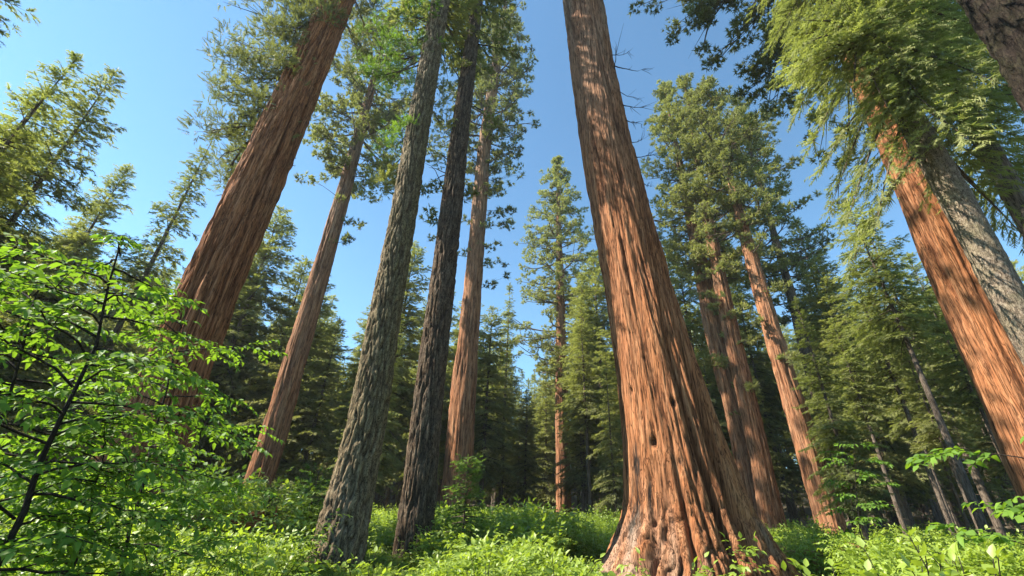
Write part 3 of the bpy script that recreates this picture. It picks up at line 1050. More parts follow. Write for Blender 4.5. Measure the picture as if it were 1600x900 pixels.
def corner_trunk():
    ax = Axis(10.6, [(2300, 1000), (1704, 180), (1628, 60), (1590, 0), (1526, -90)], [135, 112, 104, 100, 92], 34, .15)
    root = thing('fir_tree', 'dark mossy trunk cutting across the top right corner', 'tree', ax.base)
    link('trunk', trunk_mesh('trunk', ax, 112, 200, 'fir', B_CORNER_SHADED, 8, 15, .03, 1.0, None, 5), root)
    fol = Fol('spray', 85)
    tc = az_to_cam(ax.base)
    w_ = []
    fir_crown(fol, ax, 14, 34, 4.2, 80, .24, .42, .4, w_)  # crown lowered, mostly out of frame, to put shade on the trunk
    link('crown', fol.mesh('crown', F_FIR), root)
    wood_obj(w_, root, B_STEM, each=False, k=4)


corner_trunk()


# ------------------------------------------------------------------ firs: four kinds, then copies
def proto_axis(H, r0, seed):
    rng = np.random.default_rng(seed)
    b = rng.normal(0, .006 * H, 2)

    class A:
        base = np.zeros(3)
    a = A()
    a.H = H

    def f(h):
        t = h / H
        return np.array([b[0] * math.sin(t * 3), b[1] * math.sin(t * 2.3), h])
    A.__call__ = lambda s, h: f(h)
    A.rad = lambda s, h: np.maximum(r0 * (1 - np.asarray(h) / H) ** .85 + .12 * r0 * np.exp(-np.asarray(h) / .6), .02)
    A.ring = lambda s, h: np.stack([b[0] * np.sin(h / H * 3), b[1] * np.sin(h / H * 2.3), h], -1)
    return a


def make_fir(name, label, H, r0, h0, Rm, nb, seed, sp, slen, tint, pw, droop, fm, bm, hang=0., jit=.35, stubs=0):
    a = proto_axis(H, r0, seed)
    root = thing(name, label, 'tree')
    fol = Fol('fir', seed)
    wood = []
    fir_crown(fol, a, h0, H, Rm, nb, sp, slen, tint, wood, pw, droop, jit, hang)
    rng = np.random.default_rng(seed + 1)
    for k in range(stubs):
        h = rng.uniform(.12 * H, h0)
        az = rng.uniform(0, 6.28)
        l = rng.uniform(.6, 2.0)
        p = a(h)
        q = p + np.array([math.cos(az) * l, math.sin(az) * l, -.15 * l])
        wood.append((np.array([p, (p + q) / 2 + [0, 0, .06], q]), np.array([.025, .018, .006])))
    link('trunk', trunk_mesh('trunk', a, 24, 60, 'flake', bm, seed, None, .02, .7, None, 5), root)
    link('crown', fol.mesh('crown', fm), root)
    wood_obj(wood, root, B_TWIG, each=False, k=3)
    return root


PROTO = {}


def plant(kind, label, tx, ty, d, group=None, rz=None, name=None):
    """a fir whose tip shows at pixel tx,ty and which stands d metres away"""
    v = ray(tx, ty)
    hd = norm(v[:2])
    el = v[2] / np.linalg.norm(v[:2])
    x, y = hd * d
    z = float(ground_z(x, y)) - .1
    H = CAM_H + d * el - z
    spec = PSPEC[kind]
    rz = rz if rz is not None else (tx * 1.37 + d * 2.1) % 6.28
    if kind not in PROTO:
        PROTO[kind] = make_fir(spec[0], label, *spec[1:])
        o = PROTO[kind]
        o.location = (x, y, z)
        o.rotation_euler = (0, 0, rz)
        o.scale = (H / spec[1],) * 3
        if group:
            o['group'] = group
        return o
    return copy_tree(PROTO[kind], label, (x, y, z), rz, H / spec[1], group)


PSPEC = {
    #        name        H  r0  h0   R   nb  seed  sp  slen tint  pw  droop mat bark
    'dense': ('fir_tree', 36, .42, 4, 5.2, 220, 101, .32, .66, .55, .60, .24, F_FIR, B_THIN),
    'broad': ('fir_tree', 36, .45, 7, 6.0, 170, 105, .34, .70, .60, .48, .30, F_FIR, B_THIN, .04, .55, 10),
    'loose': ('fir_tree', 34, .36, 6, 4.6, 140, 102, .32, .66, .60, .65, .28, F_YEL, B_THIN, .08, .45, 20),
    'bare': ('fir_tree', 36, .34, 14, 4.2, 130, 103, .33, .66, .55, .6, .26, F_FIR, B_THIN, .05, .45, 30),
    'high': ('fir_tree', 36, .36, 19, 4.4, 95, 106, .33, .66, .60, .5, .30, F_YEL, B_THIN, .05, .55, 36),
    'spire': ('fir_tree', 36, .32, 3, 3.8, 200, 104, .34, .64, .45, .75, .26, F_FIR, B_THIN, .1),
}
G = 'firs standing in the middle distance'
for kind, tx, ty, d, label in (
    ('loose', 128, 92, 25, 'loose yellow green conifer leaning in at the upper left, slanted bare trunk showing'),
    ('bare', 178, 112, 31, 'darker conifer close behind the yellow green one at the upper left'),
    ('broad', 40, 210, 36, 'shaggy conifer cut by the left edge, below the slanted yellow green conifer'),
    ('high', 15, -60, 24, 'conifer cut by the top left corner, only branch tips showing'),
    ('loose', 80, 150, 30, 'sunlit conifer in front of the darker one at the upper left, second slanted trunk'),
    ('dense', 25, 290, 44, 'dark dense fir at the left edge above the leafy saplings'),
    ('dense', 205, 262, 48, 'pointed fir topping out above the leafy sapling, left of the big left trunk'),
    ('broad', 120, 350, 50, 'low dark fir behind the top of the leafy sapling'),
    ('spire', 338, 205, 46, 'fir whose foliage peeks out left of the big left trunk at half height'),
    ('broad', 440, 325, 54, 'pointed fir just right of the big left trunk against the sky'),
    ('dense', 408, 385, 58, 'narrow fir squeezed beside the right edge of the big left trunk'),
    ('broad', 508, 425, 50, 'fir with branch tips reaching right into the sky gap beside the slender sequoia'),
    ('spire', 350, 470, 52, 'dark fir low behind the foot of the big left trunk'),
    ('dense', 556, 545, 66, 'short fir at the bottom of the sky gap left of the mossy grey trunk'),
    ('broad', 645, 385, 54, 'fir with its tip in the gap between the grey and the dark trunks'),
    ('loose', 628, 492, 40, 'bushy grey green fir filling the gap between the grey and the dark trunks'),
    ('spire', 796, 446, 66, 'dark narrow spire fir in the centre, left of the lone cone shaped sequoia'),
    ('broad', 770, 480, 54, 'shorter dark fir tucked between the straight sequoia and the dark spire'),
    ('dense', 851, 574, 80, 'small far fir at the bottom of the central sky gap'),
    ('broad', 925, 395, 66, 'fir touching the left edge of the giant trunk halfway up'),
    ('bare', 908, 470, 56, 'thin dark trunked fir right of the lone cone shaped sequoia'),
    ('spire', 945, 545, 46, 'low fir in front of the others at the left edge of the giant trunk'),
    ('broad', 1055, 400, 58, 'dark green fir below the clustered crowns, at the right edge of the giant trunk'),
    ('bare', 1150, 440, 62, 'fir deep behind the pair of touching orange trunks'),
    ('dense', 1248, 345, 64, 'rounded fir at the right shoulder of the clustered crowns'),
    ('loose', 1240, 470, 27, 'small nearer fir with a thin pale leaning trunk, in front of the lone orange trunk'),
    ('bare', 1290, 440, 56, 'dark fir behind the small leaning fir'),
    ('high', 1322, 318, 31, 'tall fir with a pale grey bare trunk on the right'),
    ('bare', 1352, 345, 47, 'full fir just left of the thick orange sequoia crown sprays'),
    ('high', 1330, 430, 38, 'fir with a thin black trunk left of the pale grey bare trunk'),
    ('high', 1420, 400, 40, 'sunlit fir with flat branches beside the thick orange sequoia'),
    ('bare', 1395, 500, 33, 'fir with a dark crooked stem in front of the sunlit flat branched fir'),
    ('bare', 1490, 560, 44, 'low fir filling the space under the thick orange sequoia'),
    ('broad', 478, 408, 58, 'full fir just left of the slender sequoia trunk, rising into the sky gap'),
    ('dense', 612, 440, 52, 'fir showing on both sides of the mossy grey trunk at mid height'),
    ('broad', 530, 500, 48, 'wide fir filling the foot of the sky gap between slender sequoia and grey trunk'),
    ('broad', 735, 460, 62, 'fir directly behind the straight sequoia trunk'),
    ('broad', 822, 610, 64, 'low wide fir under the central sky gap'),
    ('broad', 960, 470, 52, 'fir pressed against the left side of the giant trunk, tallest there'),
    ('dense', 590, 520, 42, 'fir low between the mossy grey trunk and its neighbour, partly hidden'),
    ('broad', 375, 430, 56, 'fir whose right half emerges from behind the big left trunk'),
    ('dense', 905, 430, 62, 'fir overlapping the right side of the lone cone shaped sequoia'),
    ('broad', 1270, 405, 50, 'leafy fir on the slope of crowns toward the right sky gap'),
    ('high', 1480, 430, 46, 'fir deep at right whose slender pale stem leans between two darker stems'),
    ('high', 1300, 500, 36, 'slender fir with a thin brown stem left of the dark crooked stem'),
    ('bare', 1540, 560, 48, 'fir low at right, seen just left of the foot of the thick orange sequoia'),
    ('high', 1405, 560, 52, 'short distant fir with a bare pale stem at lower right'),
    ('dense', 1100, 330, 70, 'dark fir deep between the giant trunk and the touching orange pair'),
    ('spire', 745, 560, 70, 'small spire fir showing just right of the straight sequoia trunk'),
    ('broad', 690, 440, 58, 'fir behind the slim dark trunk, filling the space to the straight sequoia'),
    ('bare', 585, 470, 58, 'fir half hidden behind the mossy grey trunk'),
    ('dense', 470, 500, 70, 'distant fir just left of the mossy grey trunk, behind the slender sequoia'),
    ('high', 1450, 470, 34, 'fir with a dark straight bare stem in the shade of the thick orange sequoia'),
    ('high', 1370, 520, 42, 'thin fir with a leaning grey stem deep behind the pale grey bare trunk'),
    ('high', 1270, 560, 44, 'short thin stemmed fir right beside the lone orange trunk'),
    ('bare', 1010, 560, 60, 'fir almost hidden behind the giant trunk'),
    ('loose', 1560, 600, 36, 'low pale fir in the lower right corner behind the green sprays'),
    ('high', 1640, 480, 50, 'tall fir cut by the right edge behind the thick orange sequoia'),
):
    plant(kind, label, tx, ty, d, G)


# far woods: one mass of trees behind everything
def far_woods():
    c = bpy.data.collections.new('far_tree_sources')
    rng = np.random.default_rng(300)
    for k in range(6):
        H = 30
        a = proto_axis(H, .34, 400 + k)
        fol = Fol('fir', 410 + k)
        fir_crown(fol, a, (3, 10, 6, 14, 12, 8)[k], H, (4.2, 3.6, 3.4, 3.4, 4.4, 2.8)[k], (110, 90, 110, 80, 70, 110)[k], .45, .85, (.55, .65, .45, .6, .5, .7)[k], None, (.75, .6, .9, .55, .45, .8)[k], .24, (.3, .5, .3, .5, .6, .35)[k])
        V, F, T = fol.arrays()
        hs = np.linspace(-.3, H, 12)
        tv, tf = tubes([(np.stack([hs * 0, hs * 0, hs], -1), a.rad(np.clip(hs, 0, H)))], 7)
        tf = np.concatenate([tf[:, [0, 1, 2]], tf[:, [0, 2, 3]]])
        me = make_mesh('far_tree', np.concatenate([V, tv]), np.concatenate([F, tf + len(V)]), [F_FIR, B_THIN], False,
                       {'tint': np.concatenate([T, np.full(len(tv), .5)])}, np.concatenate([np.zeros(len(F)), np.ones(len(tf))]))
        o = bpy.data.objects.new('far_tree', me)
        c.objects.link(o)
    P, Sc, Id, Rz = [], [], [], []
    for i in range(1900):
        az = R_(rng.uniform(-64, 64))
        d = rng.uniform(52, 200)
        if rng.random() > .5:
            continue
        if d < 88 and (-10 < math.degrees(az) < 9 or rng.random() < .6):
            continue
        # gaps of sky that reach far down
        px = 800 + F_PX * math.tan(az) / .95
        el = rng.uniform(.17, .30) if (500 < px < 600 or 800 < px < 880) else rng.uniform(.20, .46 if d < 90 else .40)
        x, y = d * math.sin(az), d * math.cos(az)
        H = min(58, max(10, CAM_H + d * el - float(ground_z(x, y))))
        P.append((x, y, float(ground_z(x, y)) - .1))
        Sc.append(H / 30)
        Id.append(rng.integers(0, 6))
        Rz.append(rng.uniform(0, 6.28))
    scatter('far_woods', P, Sc, Rz, Id, c)


def scatter(name, P, Sc, Rz, Id, coll):
    me = bpy.data.meshes.new(name)
    me.from_pydata([tuple(p) for p in P], [], [])
    for an, ty, v in (('sc', 'FLOAT', Sc), ('rz', 'FLOAT', Rz), ('idx', 'INT', Id)):
        at = me.attributes.new(an, ty, 'POINT')
        at.data.foreach_set('value', np.array(v, np.float32 if ty == 'FLOAT' else np.int32))
    o = link(name, me)
    o['kind'] = 'stuff'
    ng = bpy.data.node_groups.new(name, 'GeometryNodeTree')
    ng.interface.new_socket('Geometry', in_out='INPUT', socket_type='NodeSocketGeometry')
    ng.interface.new_socket('Geometry', in_out='OUTPUT', socket_type='NodeSocketGeometry')
    N = ng.nodes.new
    gi, go = N('NodeGroupInput'), N('NodeGroupOutput')
    ci = N('GeometryNodeCollectionInfo')
    ci.inputs['Collection'].default_value = coll
    ci.inputs['Separate Children'].default_value = True
    ci.inputs['Reset Children'].default_value = True
    ip = N('GeometryNodeInstanceOnPoints')
    ip.inputs['Pick Instance'].default_value = True

    def attr(n, ty):
        a = N('GeometryNodeInputNamedAttribute')
        a.data_type = ty
        a.inputs['Name'].default_value = n
        return a.outputs['Attribute']
    cx = N('ShaderNodeCombineXYZ')
    ng.links.new(attr('rz', 'FLOAT'), cx.inputs[2])
    er = N('FunctionNodeEulerToRotation')
    ng.links.new(cx.outputs[0], er.inputs[0])
    ng.links.new(gi.outputs[0], ip.inputs['Points'])
    ng.links.new(ci.outputs[0], ip.inputs['Instance'])
    ng.links.new(attr('idx', 'INT'), ip.inputs['Instance Index'])
    ng.links.new(er.outputs[0], ip.inputs['Rotation'])
    ng.links.new(attr('sc', 'FLOAT'), ip.inputs['Scale'])
    ng.links.new(ip.outputs[0], go.inputs[0])
    md = o.modifiers.new('scatter', 'NODES')
    md.node_group = ng
    return o


far_woods()


# ------------------------------------------------------------------ broad leaves
def leaf_shape(curl=.12, fold=.18, wid=.30):
    """unit leaf along +x"""
    V = [(0, 0, 0), (.30, 0, -curl * .12), (.34, wid * .95, -curl * .14 + fold * wid), (.34, -wid * .95, -curl * .14 + fold * wid),
         (.68, 0, -curl * .6), (.70, wid * .66, -curl * .62 + fold * wid * .66), (.70, -wid * .66, -curl * .62 + fold * wid * .66), (1.0, 0, -curl * 1.3)]
    F = [(0, 1, 2), (0, 3, 1), (1, 5, 2), (1, 4, 5), (1, 3, 6), (1, 6, 4), (4, 7, 5), (4, 6, 7)]
    return np.array(V, float), np.array(F)


LEAFS = [leaf_shape(.10, .25, .29), leaf_shape(.28, .4, .24), leaf_shape(.02, .15, .33), leaf_shape(.45, .3, .27)]


def leaf_frames(P, D, U, L, rng):
    X = norm(D)
    Y = norm(np.cross(U, X))
    Z = np.cross(X, Y)
    return X, Y, Z


def leaves_mesh(name, P, D, U, L, T, m, rng):
    X, Y, Z = leaf_frames(P, D, U, L, rng)
    pick = rng.integers(0, 4, len(P))
    Vs, Fs, Ts, b = [], [], [], 0
    for v in range(4):
        q = np.nonzero(pick == v)[0]
        if not len(q):
            continue
        t, f = LEAFS[v]
        W = P[q][:, None] + L[q][:, None, None] * (t[None, :, 0:1] * X[q][:, None] + t[None, :, 1:2] * Y[q][:, None] + t[None, :, 2:3] * Z[q][:, None])
        Vs.append(W.reshape(-1, 3))
        Fs.append((f[None] + (np.arange(len(q)) * len(t))[:, None, None]).reshape(-1, 3) + b)
        Ts.append(np.repeat(T[q], len(t)))
        b += len(q) * len(t)
    return make_mesh(name, np.concatenate(Vs), np.concatenate(Fs), [m], True, {'tint': np.concatenate(Ts)})


_leaf_cache = {}


def leaf_objects(P, D, U, L, T, m, parent, rng):
    X, Y, Z = leaf_frames(P, D, U, L, rng)
    for i in range(len(P)):
        v = int(rng.integers(0, 4))
        tb = int(np.clip(T[i] * 5, 0, 4))
        key = (m.name, v, tb)
        if key not in _leaf_cache:
            t, f = LEAFS[v]
            _leaf_cache[key] = make_mesh('leaf', t, f, [m], True, {'tint': np.full(len(t), (tb + .5) / 5)})
        o = bpy.data.objects.new('leaf', _leaf_cache[key])
        COL.objects.link(o)
        o.parent = parent
        M = Matrix(((X[i, 0] * L[i], Y[i, 0] * L[i], Z[i, 0] * L[i], P[i, 0]), (X[i, 1] * L[i], Y[i, 1] * L[i], Z[i, 1] * L[i], P[i, 1]),
                    (X[i, 2] * L[i], Y[i, 2] * L[i], Z[i, 2] * L[i], P[i, 2]), (0, 0, 0, 1)))
        o.matrix_local = M


def split_leaves(root, base, P, D, U, L, T, m, rng, most=300):
    """the leaves that show largest become parts, the rest one part of kind stuff"""
    px, py, z = to_px(P + base)
    inside = (z > .3) & (px > 0) & (px < 1600) & (py > 0) & (py < 900)
    size = np.where(inside, L / np.maximum(z, .1), 0)
    order = np.argsort(-size)
    a = order[:most]
    a = a[size[a] > 0]
    b = np.setdiff1d(np.arange(len(P)), a)
    leaf_objects(P[a], D[a], U[a], L[a], T[a], m, root, rng)
    if len(b):
        o = link('foliage', leaves_mesh('foliage', P[b], D[b], U[b], L[b], T[b], m, rng), root)
        o['kind'] = 'stuff'


def twig_leaves(pts, rng, spacing, llen, out, tint, start=.2, droop=.25):
    """opposite leaves along a polyline"""
    seg = np.linalg.norm(np.diff(pts, axis=0), axis=1)
    s = np.concatenate([[0], np.cumsum(seg)])
    tot = s[-1]
    q = np.arange(tot * start, tot, spacing)
    if len(q) == 0:
        q = np.array([tot * .9])
    pos = np.stack([np.interp(q, s, pts[:, k]) for k in range(3)], -1)
    tan = norm(np.stack([np.interp(q, s, np.gradient(pts[:, k], s + np.arange(len(s)) * 1e-6)) for k in range(3)], -1))
    up = np.array([0, 0, 1.0])
    side = norm(np.cross(up, tan))
    for sg in (1, -1):
        d = norm(tan * rng.uniform(.35, .9, (len(q), 1)) + sg * side * rng.uniform(.7, 1.1, (len(q), 1)) + up * rng.uniform(-droop - .2, .1, (len(q), 1)))
        u = norm(up + rng.normal(0, .45, (len(q), 3)))
        out.append((pos + rng.normal(0, .006, pos.shape), d, u, llen * rng.uniform(.65, 1.2, len(q)), np.clip(tint + rng.normal(0, .15, len(q)), 0, 1)))
    # end leaf
    out.append((pts[-1:], norm(tan[-1:] + up * -.2), up[None] + rng.normal(0, .2, (1, 3)), np.array([llen * 1.1]), np.array([min(1, tint + .1)])))


def sapling(label, d, pts, r0, nb, seed, blen, llen, reach_top=1.0, most=300, tint=.5, name='dogwood_sapling', lo=.12, spacing=.055, group=None, ntw=5):
    rng = np.random.default_rng(seed)
    A, dep = axis_pixels(d, pts)
    base = A[0].copy()
    A = A - base
    g = np.linspace(0, 1, 14)
    cum = np.concatenate([[0], np.cumsum(np.linalg.norm(np.diff(A, axis=0), axis=1))])
    stem = np.stack([np.interp(g * cum[-1], cum, A[:, k]) for k in range(3)], -1)
    stem += rng.normal(0, .012, stem.shape) * (g > 0)[:, None]
    root = thing(name, label, 'sapling', base, group)
    V, F = tubes([(stem, r0 * (1.05 - .85 * g))], 8)
    link('stem', make_mesh('stem', V, F, [B_STEM], True), root)
    out = []
    for i in range(nb):
        s = lo + (1 - lo) * (i + rng.uniform(0, .8)) / nb
        p0 = np.array([np.interp(s, g, stem[:, k]) for k in range(3)])
        az = i * 2.4 + rng.normal(0, .3)
        L = blen * (1.05 - .55 * s) * rng.uniform(.6, 1.2)
        if s > .97:
            L *= .6
        n = 9
        ss = np.linspace(0, 1, n)
        rise = rng.uniform(-.05, .65)
        h = np.array([math.cos(az), math.sin(az), 0])
        sd = np.array([-h[1], h[0], 0])
        b = p0 + h * (ss * L)[:, None] + np.array([0, 0, 1.0]) * (L * (rise * ss - .28 * ss ** 2))[:, None] + sd * (L * rng.normal(0, .1) * ss ** 2)[:, None] + rng.normal(0, .008, (n, 3))
        paths = [(b, r0 * .34 * (1.05 - .85 * ss))]
        twig_leaves(b, rng, spacing, llen, out, tint, .35)
        nt_ = rng.integers(ntw - 1, ntw + 2)
        for k in range(nt_):
            si = .22 + .7 * (k + rng.uniform(0, .8)) / nt_
            q0 = np.array([np.interp(si, ss, b[:, j]) for j in range(3)])
            sg = 1 if k % 2 else -1
            l = L * (.55 - .3 * si) * rng.uniform(.7, 1.2)
            dr = h * .7 + sd * sg * .8
            tt = np.linspace(0, 1, 5)
            tw = q0 + dr * (tt * l)[:, None] + np.array([0, 0, 1.0]) * (l * (rng.uniform(-.25, .5) * tt - .25 * tt ** 2))[:, None] + rng.normal(0, .005, (5, 3))
            paths.append((tw, r0 * .13 * (1.1 - .8 * tt)))
            twig_leaves(tw, rng, spacing, llen, out, tint, .2)
        V, F = tubes(paths, 4)
        link('branch', make_mesh('branch', V, F, [B_STEM], True), root)
    P, D, U, L, T = (np.concatenate([o[k] for o in out]) for k in range(5))
    split_leaves(root, base, P, D, U, L, T, F_LEAF, rng, most)
    return root


sapling('bright green dogwood sapling with a thin dark slanting stem, closest on the left', 4.2, [(4, 905), (62, 742), (130, 590), (162, 490), (184, 385)], .026, 40, 501, 1.4, .064, spacing=.043, ntw=7)
sapling('second dogwood sapling, behind the slanting stemmed one at the left edge', 5.2, [(-60, 905), (-20, 720), (30, 560), (60, 450)], .024, 40, 502, 1.5, .068, most=160, ntw=6, spacing=.05)
sapling('leafy dogwood sapling in front of the big left trunk foot', 6.4, [(205, 900), (225, 760), (255, 620), (290, 500)], .024, 34, 503, 1.7, .072, most=200, ntw=6, spacing=.05)
sapling('lowest dogwood sapling, spreading below the big left trunk at the bottom left', 5.0, [(120, 905), (130, 840), (150, 740), (180, 660)], .018, 36, 506, 1.3, .066, most=120, ntw=6, spacing=.05)
sapling('dogwood sapling reaching in from the right edge', 6.0, [(1650, 900), (1635, 780), (1615, 690)], .016, 16, 504, 1.3, .085, most=120)
sapling('small dogwood in mid distance by the lone orange trunk', 17.0, [(1345, 890), (1340, 790), (1335, 690)], .02, 22, 505, 1.3, .11, most=0, spacing=.09, tint=.3, name='dogwood_sapling')


# ------------------------------------------------------------------ young firs
def young_fir(label, d, bx, tx, ty, R, seed, m, tint, nb=60):
    v = ray(bx, 840)
    hd = norm(v[:2])
    x, y = hd * d
    z = float(ground_z(x, y))
    vt = ray(tx, ty)
    H = CAM_H + d * vt[2] / np.linalg.norm(vt[:2]) - z
    a = proto_axis(H, .02 + .01 * H, seed)
    root = thing('young_fir', label, 'young tree', (x, y, z))
    fol = Fol('fir', seed)
    wood = []
    fir_crown(fol, a, .15 * H, H, R, nb, .16, .26, tint, wood, .8, .12)
    hs = np.linspace(-.1, H, 10)
    V, F = tubes([(a.ring(hs), a.rad(np.clip(hs, 0, H)))], 8)
    link('trunk', make_mesh('trunk', V, F, [B_TWIG], True), root)
    link('crown', fol.mesh('crown', m), root)
    wood_obj(wood, root, B_TWIG, 'branch', k=3)


young_fir('young bright green fir in the undergrowth right of the slim dark trunk', 15, 722, 721, 722, 1.15, 601, F_LIME, .38, 70)
young_fir('small grey green fir seedling at the foot of the slender sequoia', 14, 405, 408, 762, .7, 602, F_YEL, .4, 50)
young_fir('tiny fir seedling beside the left side of the mossy grey trunk', 17, 475, 478, 735, .8, 603, F_LIME, .35, 44)


# ------------------------------------------------------------------ undergrowth
def herb_sources():
    c = bpy.data.collections.new('undergrowth_sources')
    rng = np.random.default_rng(700)
    for k in range(6):
        H = (.55, .8, 1.0, .7, 1.2, .5)[k]
        ns = (14, 16, 18, 22, 18, 20)[k]
        out = []
        for i in range(ns):
            az = rng.uniform(0, 6.28)
            r = rng.uniform(0, .30)
            lean = rng.uniform(.1, .6)
            h = H * rng.uniform(.6, 1.1)
            tt = np.linspace(0, 1, 6)
            p = np.stack([math.cos(az) * (r + lean * h * tt ** 1.4), math.sin(az) * (r + lean * h * tt ** 1.4), h * tt * (1 - .15 * lean * tt)], -1)
            twig_leaves(p, rng, .075, .085 + .02 * (k % 3), out, .5, .25, .3)
            for q in range(3):
                si = rng.uniform(.35, .9)
                q0 = np.array([np.interp(si, tt, p[:, j]) for j in range(3)])
                a2 = az + rng.normal(0, 1.2)
                l = rng.uniform(.18, .4)
                t2 = np.linspace(0, 1, 4)
                tw = q0 + np.stack([math.cos(a2) * l * t2, math.sin(a2) * l * t2, l * (.4 * t2 - .3 * t2 ** 2)], -1)
                twig_leaves(tw, rng, .075, .08 + .02 * (k % 3), out, .5, .2, .3)
        P, D, U, L, T = (np.concatenate([o[j] for o in out]) for j in range(5))
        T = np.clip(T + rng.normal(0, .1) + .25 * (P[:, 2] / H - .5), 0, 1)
        me = leaves_mesh('herb', P, D, U, L, T, F_HERB, rng)
        o = bpy.data.objects.new('herb', me)
        c.objects.link(o)
    for k in range(3):                                       # taller bushes
        H = (1.5, 1.9, 1.7)[k]
        out = []
        for i in range(24):
            az = rng.uniform(0, 6.28)
            r = rng.uniform(0, .45)
            lean = rng.uniform(.1, .55)
            h = H * rng.uniform(.5, 1.1)
            tt = np.linspace(0, 1, 7)
            p = np.stack([math.cos(az) * (r + lean * h * tt ** 1.4), math.sin(az) * (r + lean * h * tt ** 1.4), h * tt * (1 - .15 * lean * tt)], -1)
            twig_leaves(p, rng, .10, .10, out, .5, .3, .3)
            for q in range(6):
                si = rng.uniform(.25, .95)
                q0 = np.array([np.interp(si, tt, p[:, j]) for j in range(3)])
                a2 = az + rng.normal(0, 1.4)
                l = rng.uniform(.25, .55)
                t2 = np.linspace(0, 1, 4)
                twig_leaves(q0 + np.stack([math.cos(a2) * l * t2, math.sin(a2) * l * t2, l * (.35 * t2 - .3 * t2 ** 2)], -1), rng, .10, .10, out, .5, .15, .3)
        P, D, U, L, T = (np.concatenate([o[j] for o in out]) for j in range(5))
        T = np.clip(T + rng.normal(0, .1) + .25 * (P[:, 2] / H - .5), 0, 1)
        c.objects.link(bpy.data.objects.new('herb_tall', leaves_mesh('herb_tall', P, D, U, L, T, F_HERB, rng)))
    return c


def undergrowth():
    c = herb_sources()
    rng = np.random.default_rng(710)
    P, Sc, Rz, Id = [], [], [], []
    trunks = [(AX_GIANT.base[0], AX_GIANT.base[1], 2.6), (-5.6, 13.3, .8), (-3.2, 15.7, .6)]
    for lo, hi, n in ((4.2, 9, 700), (9, 18, 2300), (18, 34, 2300), (34, 80, 1700)):
        k = 0
        while k < n:
            d = math.sqrt(rng.uniform(lo * lo, hi * hi))
            az = R_(rng.uniform(-60, 60))
            x, y = d * math.sin(az), d * math.cos(az)
            k += 1
            if any(math.hypot(x - a, y - b) < r for a, b, r in trunks):
                continue
            pn = float(perlin(np.array(x * .16), np.array(y * .16), np.array(3.3)))
            pn2 = float(perlin(np.array(x * .45), np.array(y * .45), np.array(7.7)))
            s = np.clip(.72 + .9 * pn + .6 * pn2 + rng.normal(0, .14), .22, 1.7)
            deg = math.degrees(az)
            pxa = 800 + F_PX * math.tan(az) / .95
            foot = 470 < pxa < 700 or 915 < pxa < 1240
            if d < 15 and not foot and rng.random() < .3:
                s = min(s * 1.25, .8 if d < 9 else 1.1)
            elif foot and d < 15:
                s = min(s * .6, .34)
            elif d < 9:
                s = min(s * .7, .55)
            elif d < 15:
                s = min(s * .8, .75) * (1.6 if deg < -27 else 1)
            elif d < 32 and (deg < -26 or -8 < deg < 7):
                s *= 1.5
            if math.hypot(x - AX_GIANT.base[0], y - AX_GIANT.base[1]) < 4.5:
                s = min(s, .4)
            if d > 34:
                s *= 1.5
            P.append((x, y, float(ground_z(x, y)) - .05))
            Sc.append(s)
            Rz.append(rng.uniform(0, 6.28))
            Id.append(rng.integers(0, 6))
    for px0, px1, lo, hi, n, s0, s1 in ((290, 490, 12, 21, 46, .75, 1.35), (680, 960, 15, 30, 70, .6, 1.05), (1230, 1600, 14, 30, 60, .55, .95), (540, 700, 20, 32, 22, .6, 1.0), (0, 300, 8, 20, 40, .6, 1.2), (300, 450, 7.5, 12, 22, .45, .7)):
        for k in range(n):
            d = rng.uniform(lo, hi)
            v = norm(ray(rng.uniform(px0, px1), 820)[:2]) * d
            if any(math.hypot(v[0] - a, v[1] - b) < r + .6 for a, b, r in trunks):
                continue
            P.append((v[0], v[1], float(ground_z(*v)) - .05))
            Sc.append(rng.uniform(s0, s1))
            Rz.append(rng.uniform(0, 6.28))
            Id.append(rng.integers(6, 9))
    scatter('undergrowth', P, Sc, Rz, Id, c)


undergrowth()


def leafy_plant(label, d, px, top_y, seed, ns=6, llen=.11, tint=.6, most=60, spread=.45, cat='plant'):
    rng = np.random.default_rng(seed)
    v = ray(px, 860)
    hd = norm(v[:2])
    x, y = hd * d
    z = float(ground_z(x, y))
    vt = ray(px, top_y)
    H = CAM_H + d * vt[2] / np.linalg.norm(vt[:2]) - z
    root = thing('leafy_plant', label, cat, (x, y, z), 'leafy plants in the foreground undergrowth')
    out = []
    for i in range(ns):
        az = i * 2.4 + rng.normal(0, .4)
        h = H * rng.uniform(.8, 1.02)
        tt = np.linspace(0, 1, 7)
        l = spread * rng.uniform(.4, 1.1)
        p = np.stack([math.cos(az) * (.03 + l * tt ** 1.8), math.sin(az) * (.03 + l * tt ** 1.8), h * tt * (1.08 - .08 * tt ** 3)], -1)
        V, F = tubes([(p, .007 * (1.1 - .7 * tt))], 5)
        link('stem', make_mesh('stem', V, F, [B_STEM], True), root)
        twig_leaves(p, rng, .10, llen, out, tint, .55, .2)
        a2 = az + rng.normal(0, .4)
        t2 = np.linspace(0, 1, 5)
        for bb in range(2):
            b0 = p[4 + bb]
            tw = b0 + np.stack([math.cos(a2 + bb) * .3 * t2, math.sin(a2 + bb) * .3 * t2, .12 * t2 - .06 * t2 ** 2], -1)
            twig_leaves(tw, rng, .085, llen, out, tint, .15, .2)
    P, D, U, L, T = (np.concatenate([o[j] for o in out]) for j in range(5))
    split_leaves(root, np.array([x, y, z]), P, D, U, L, T, F_HERB, rng, most)


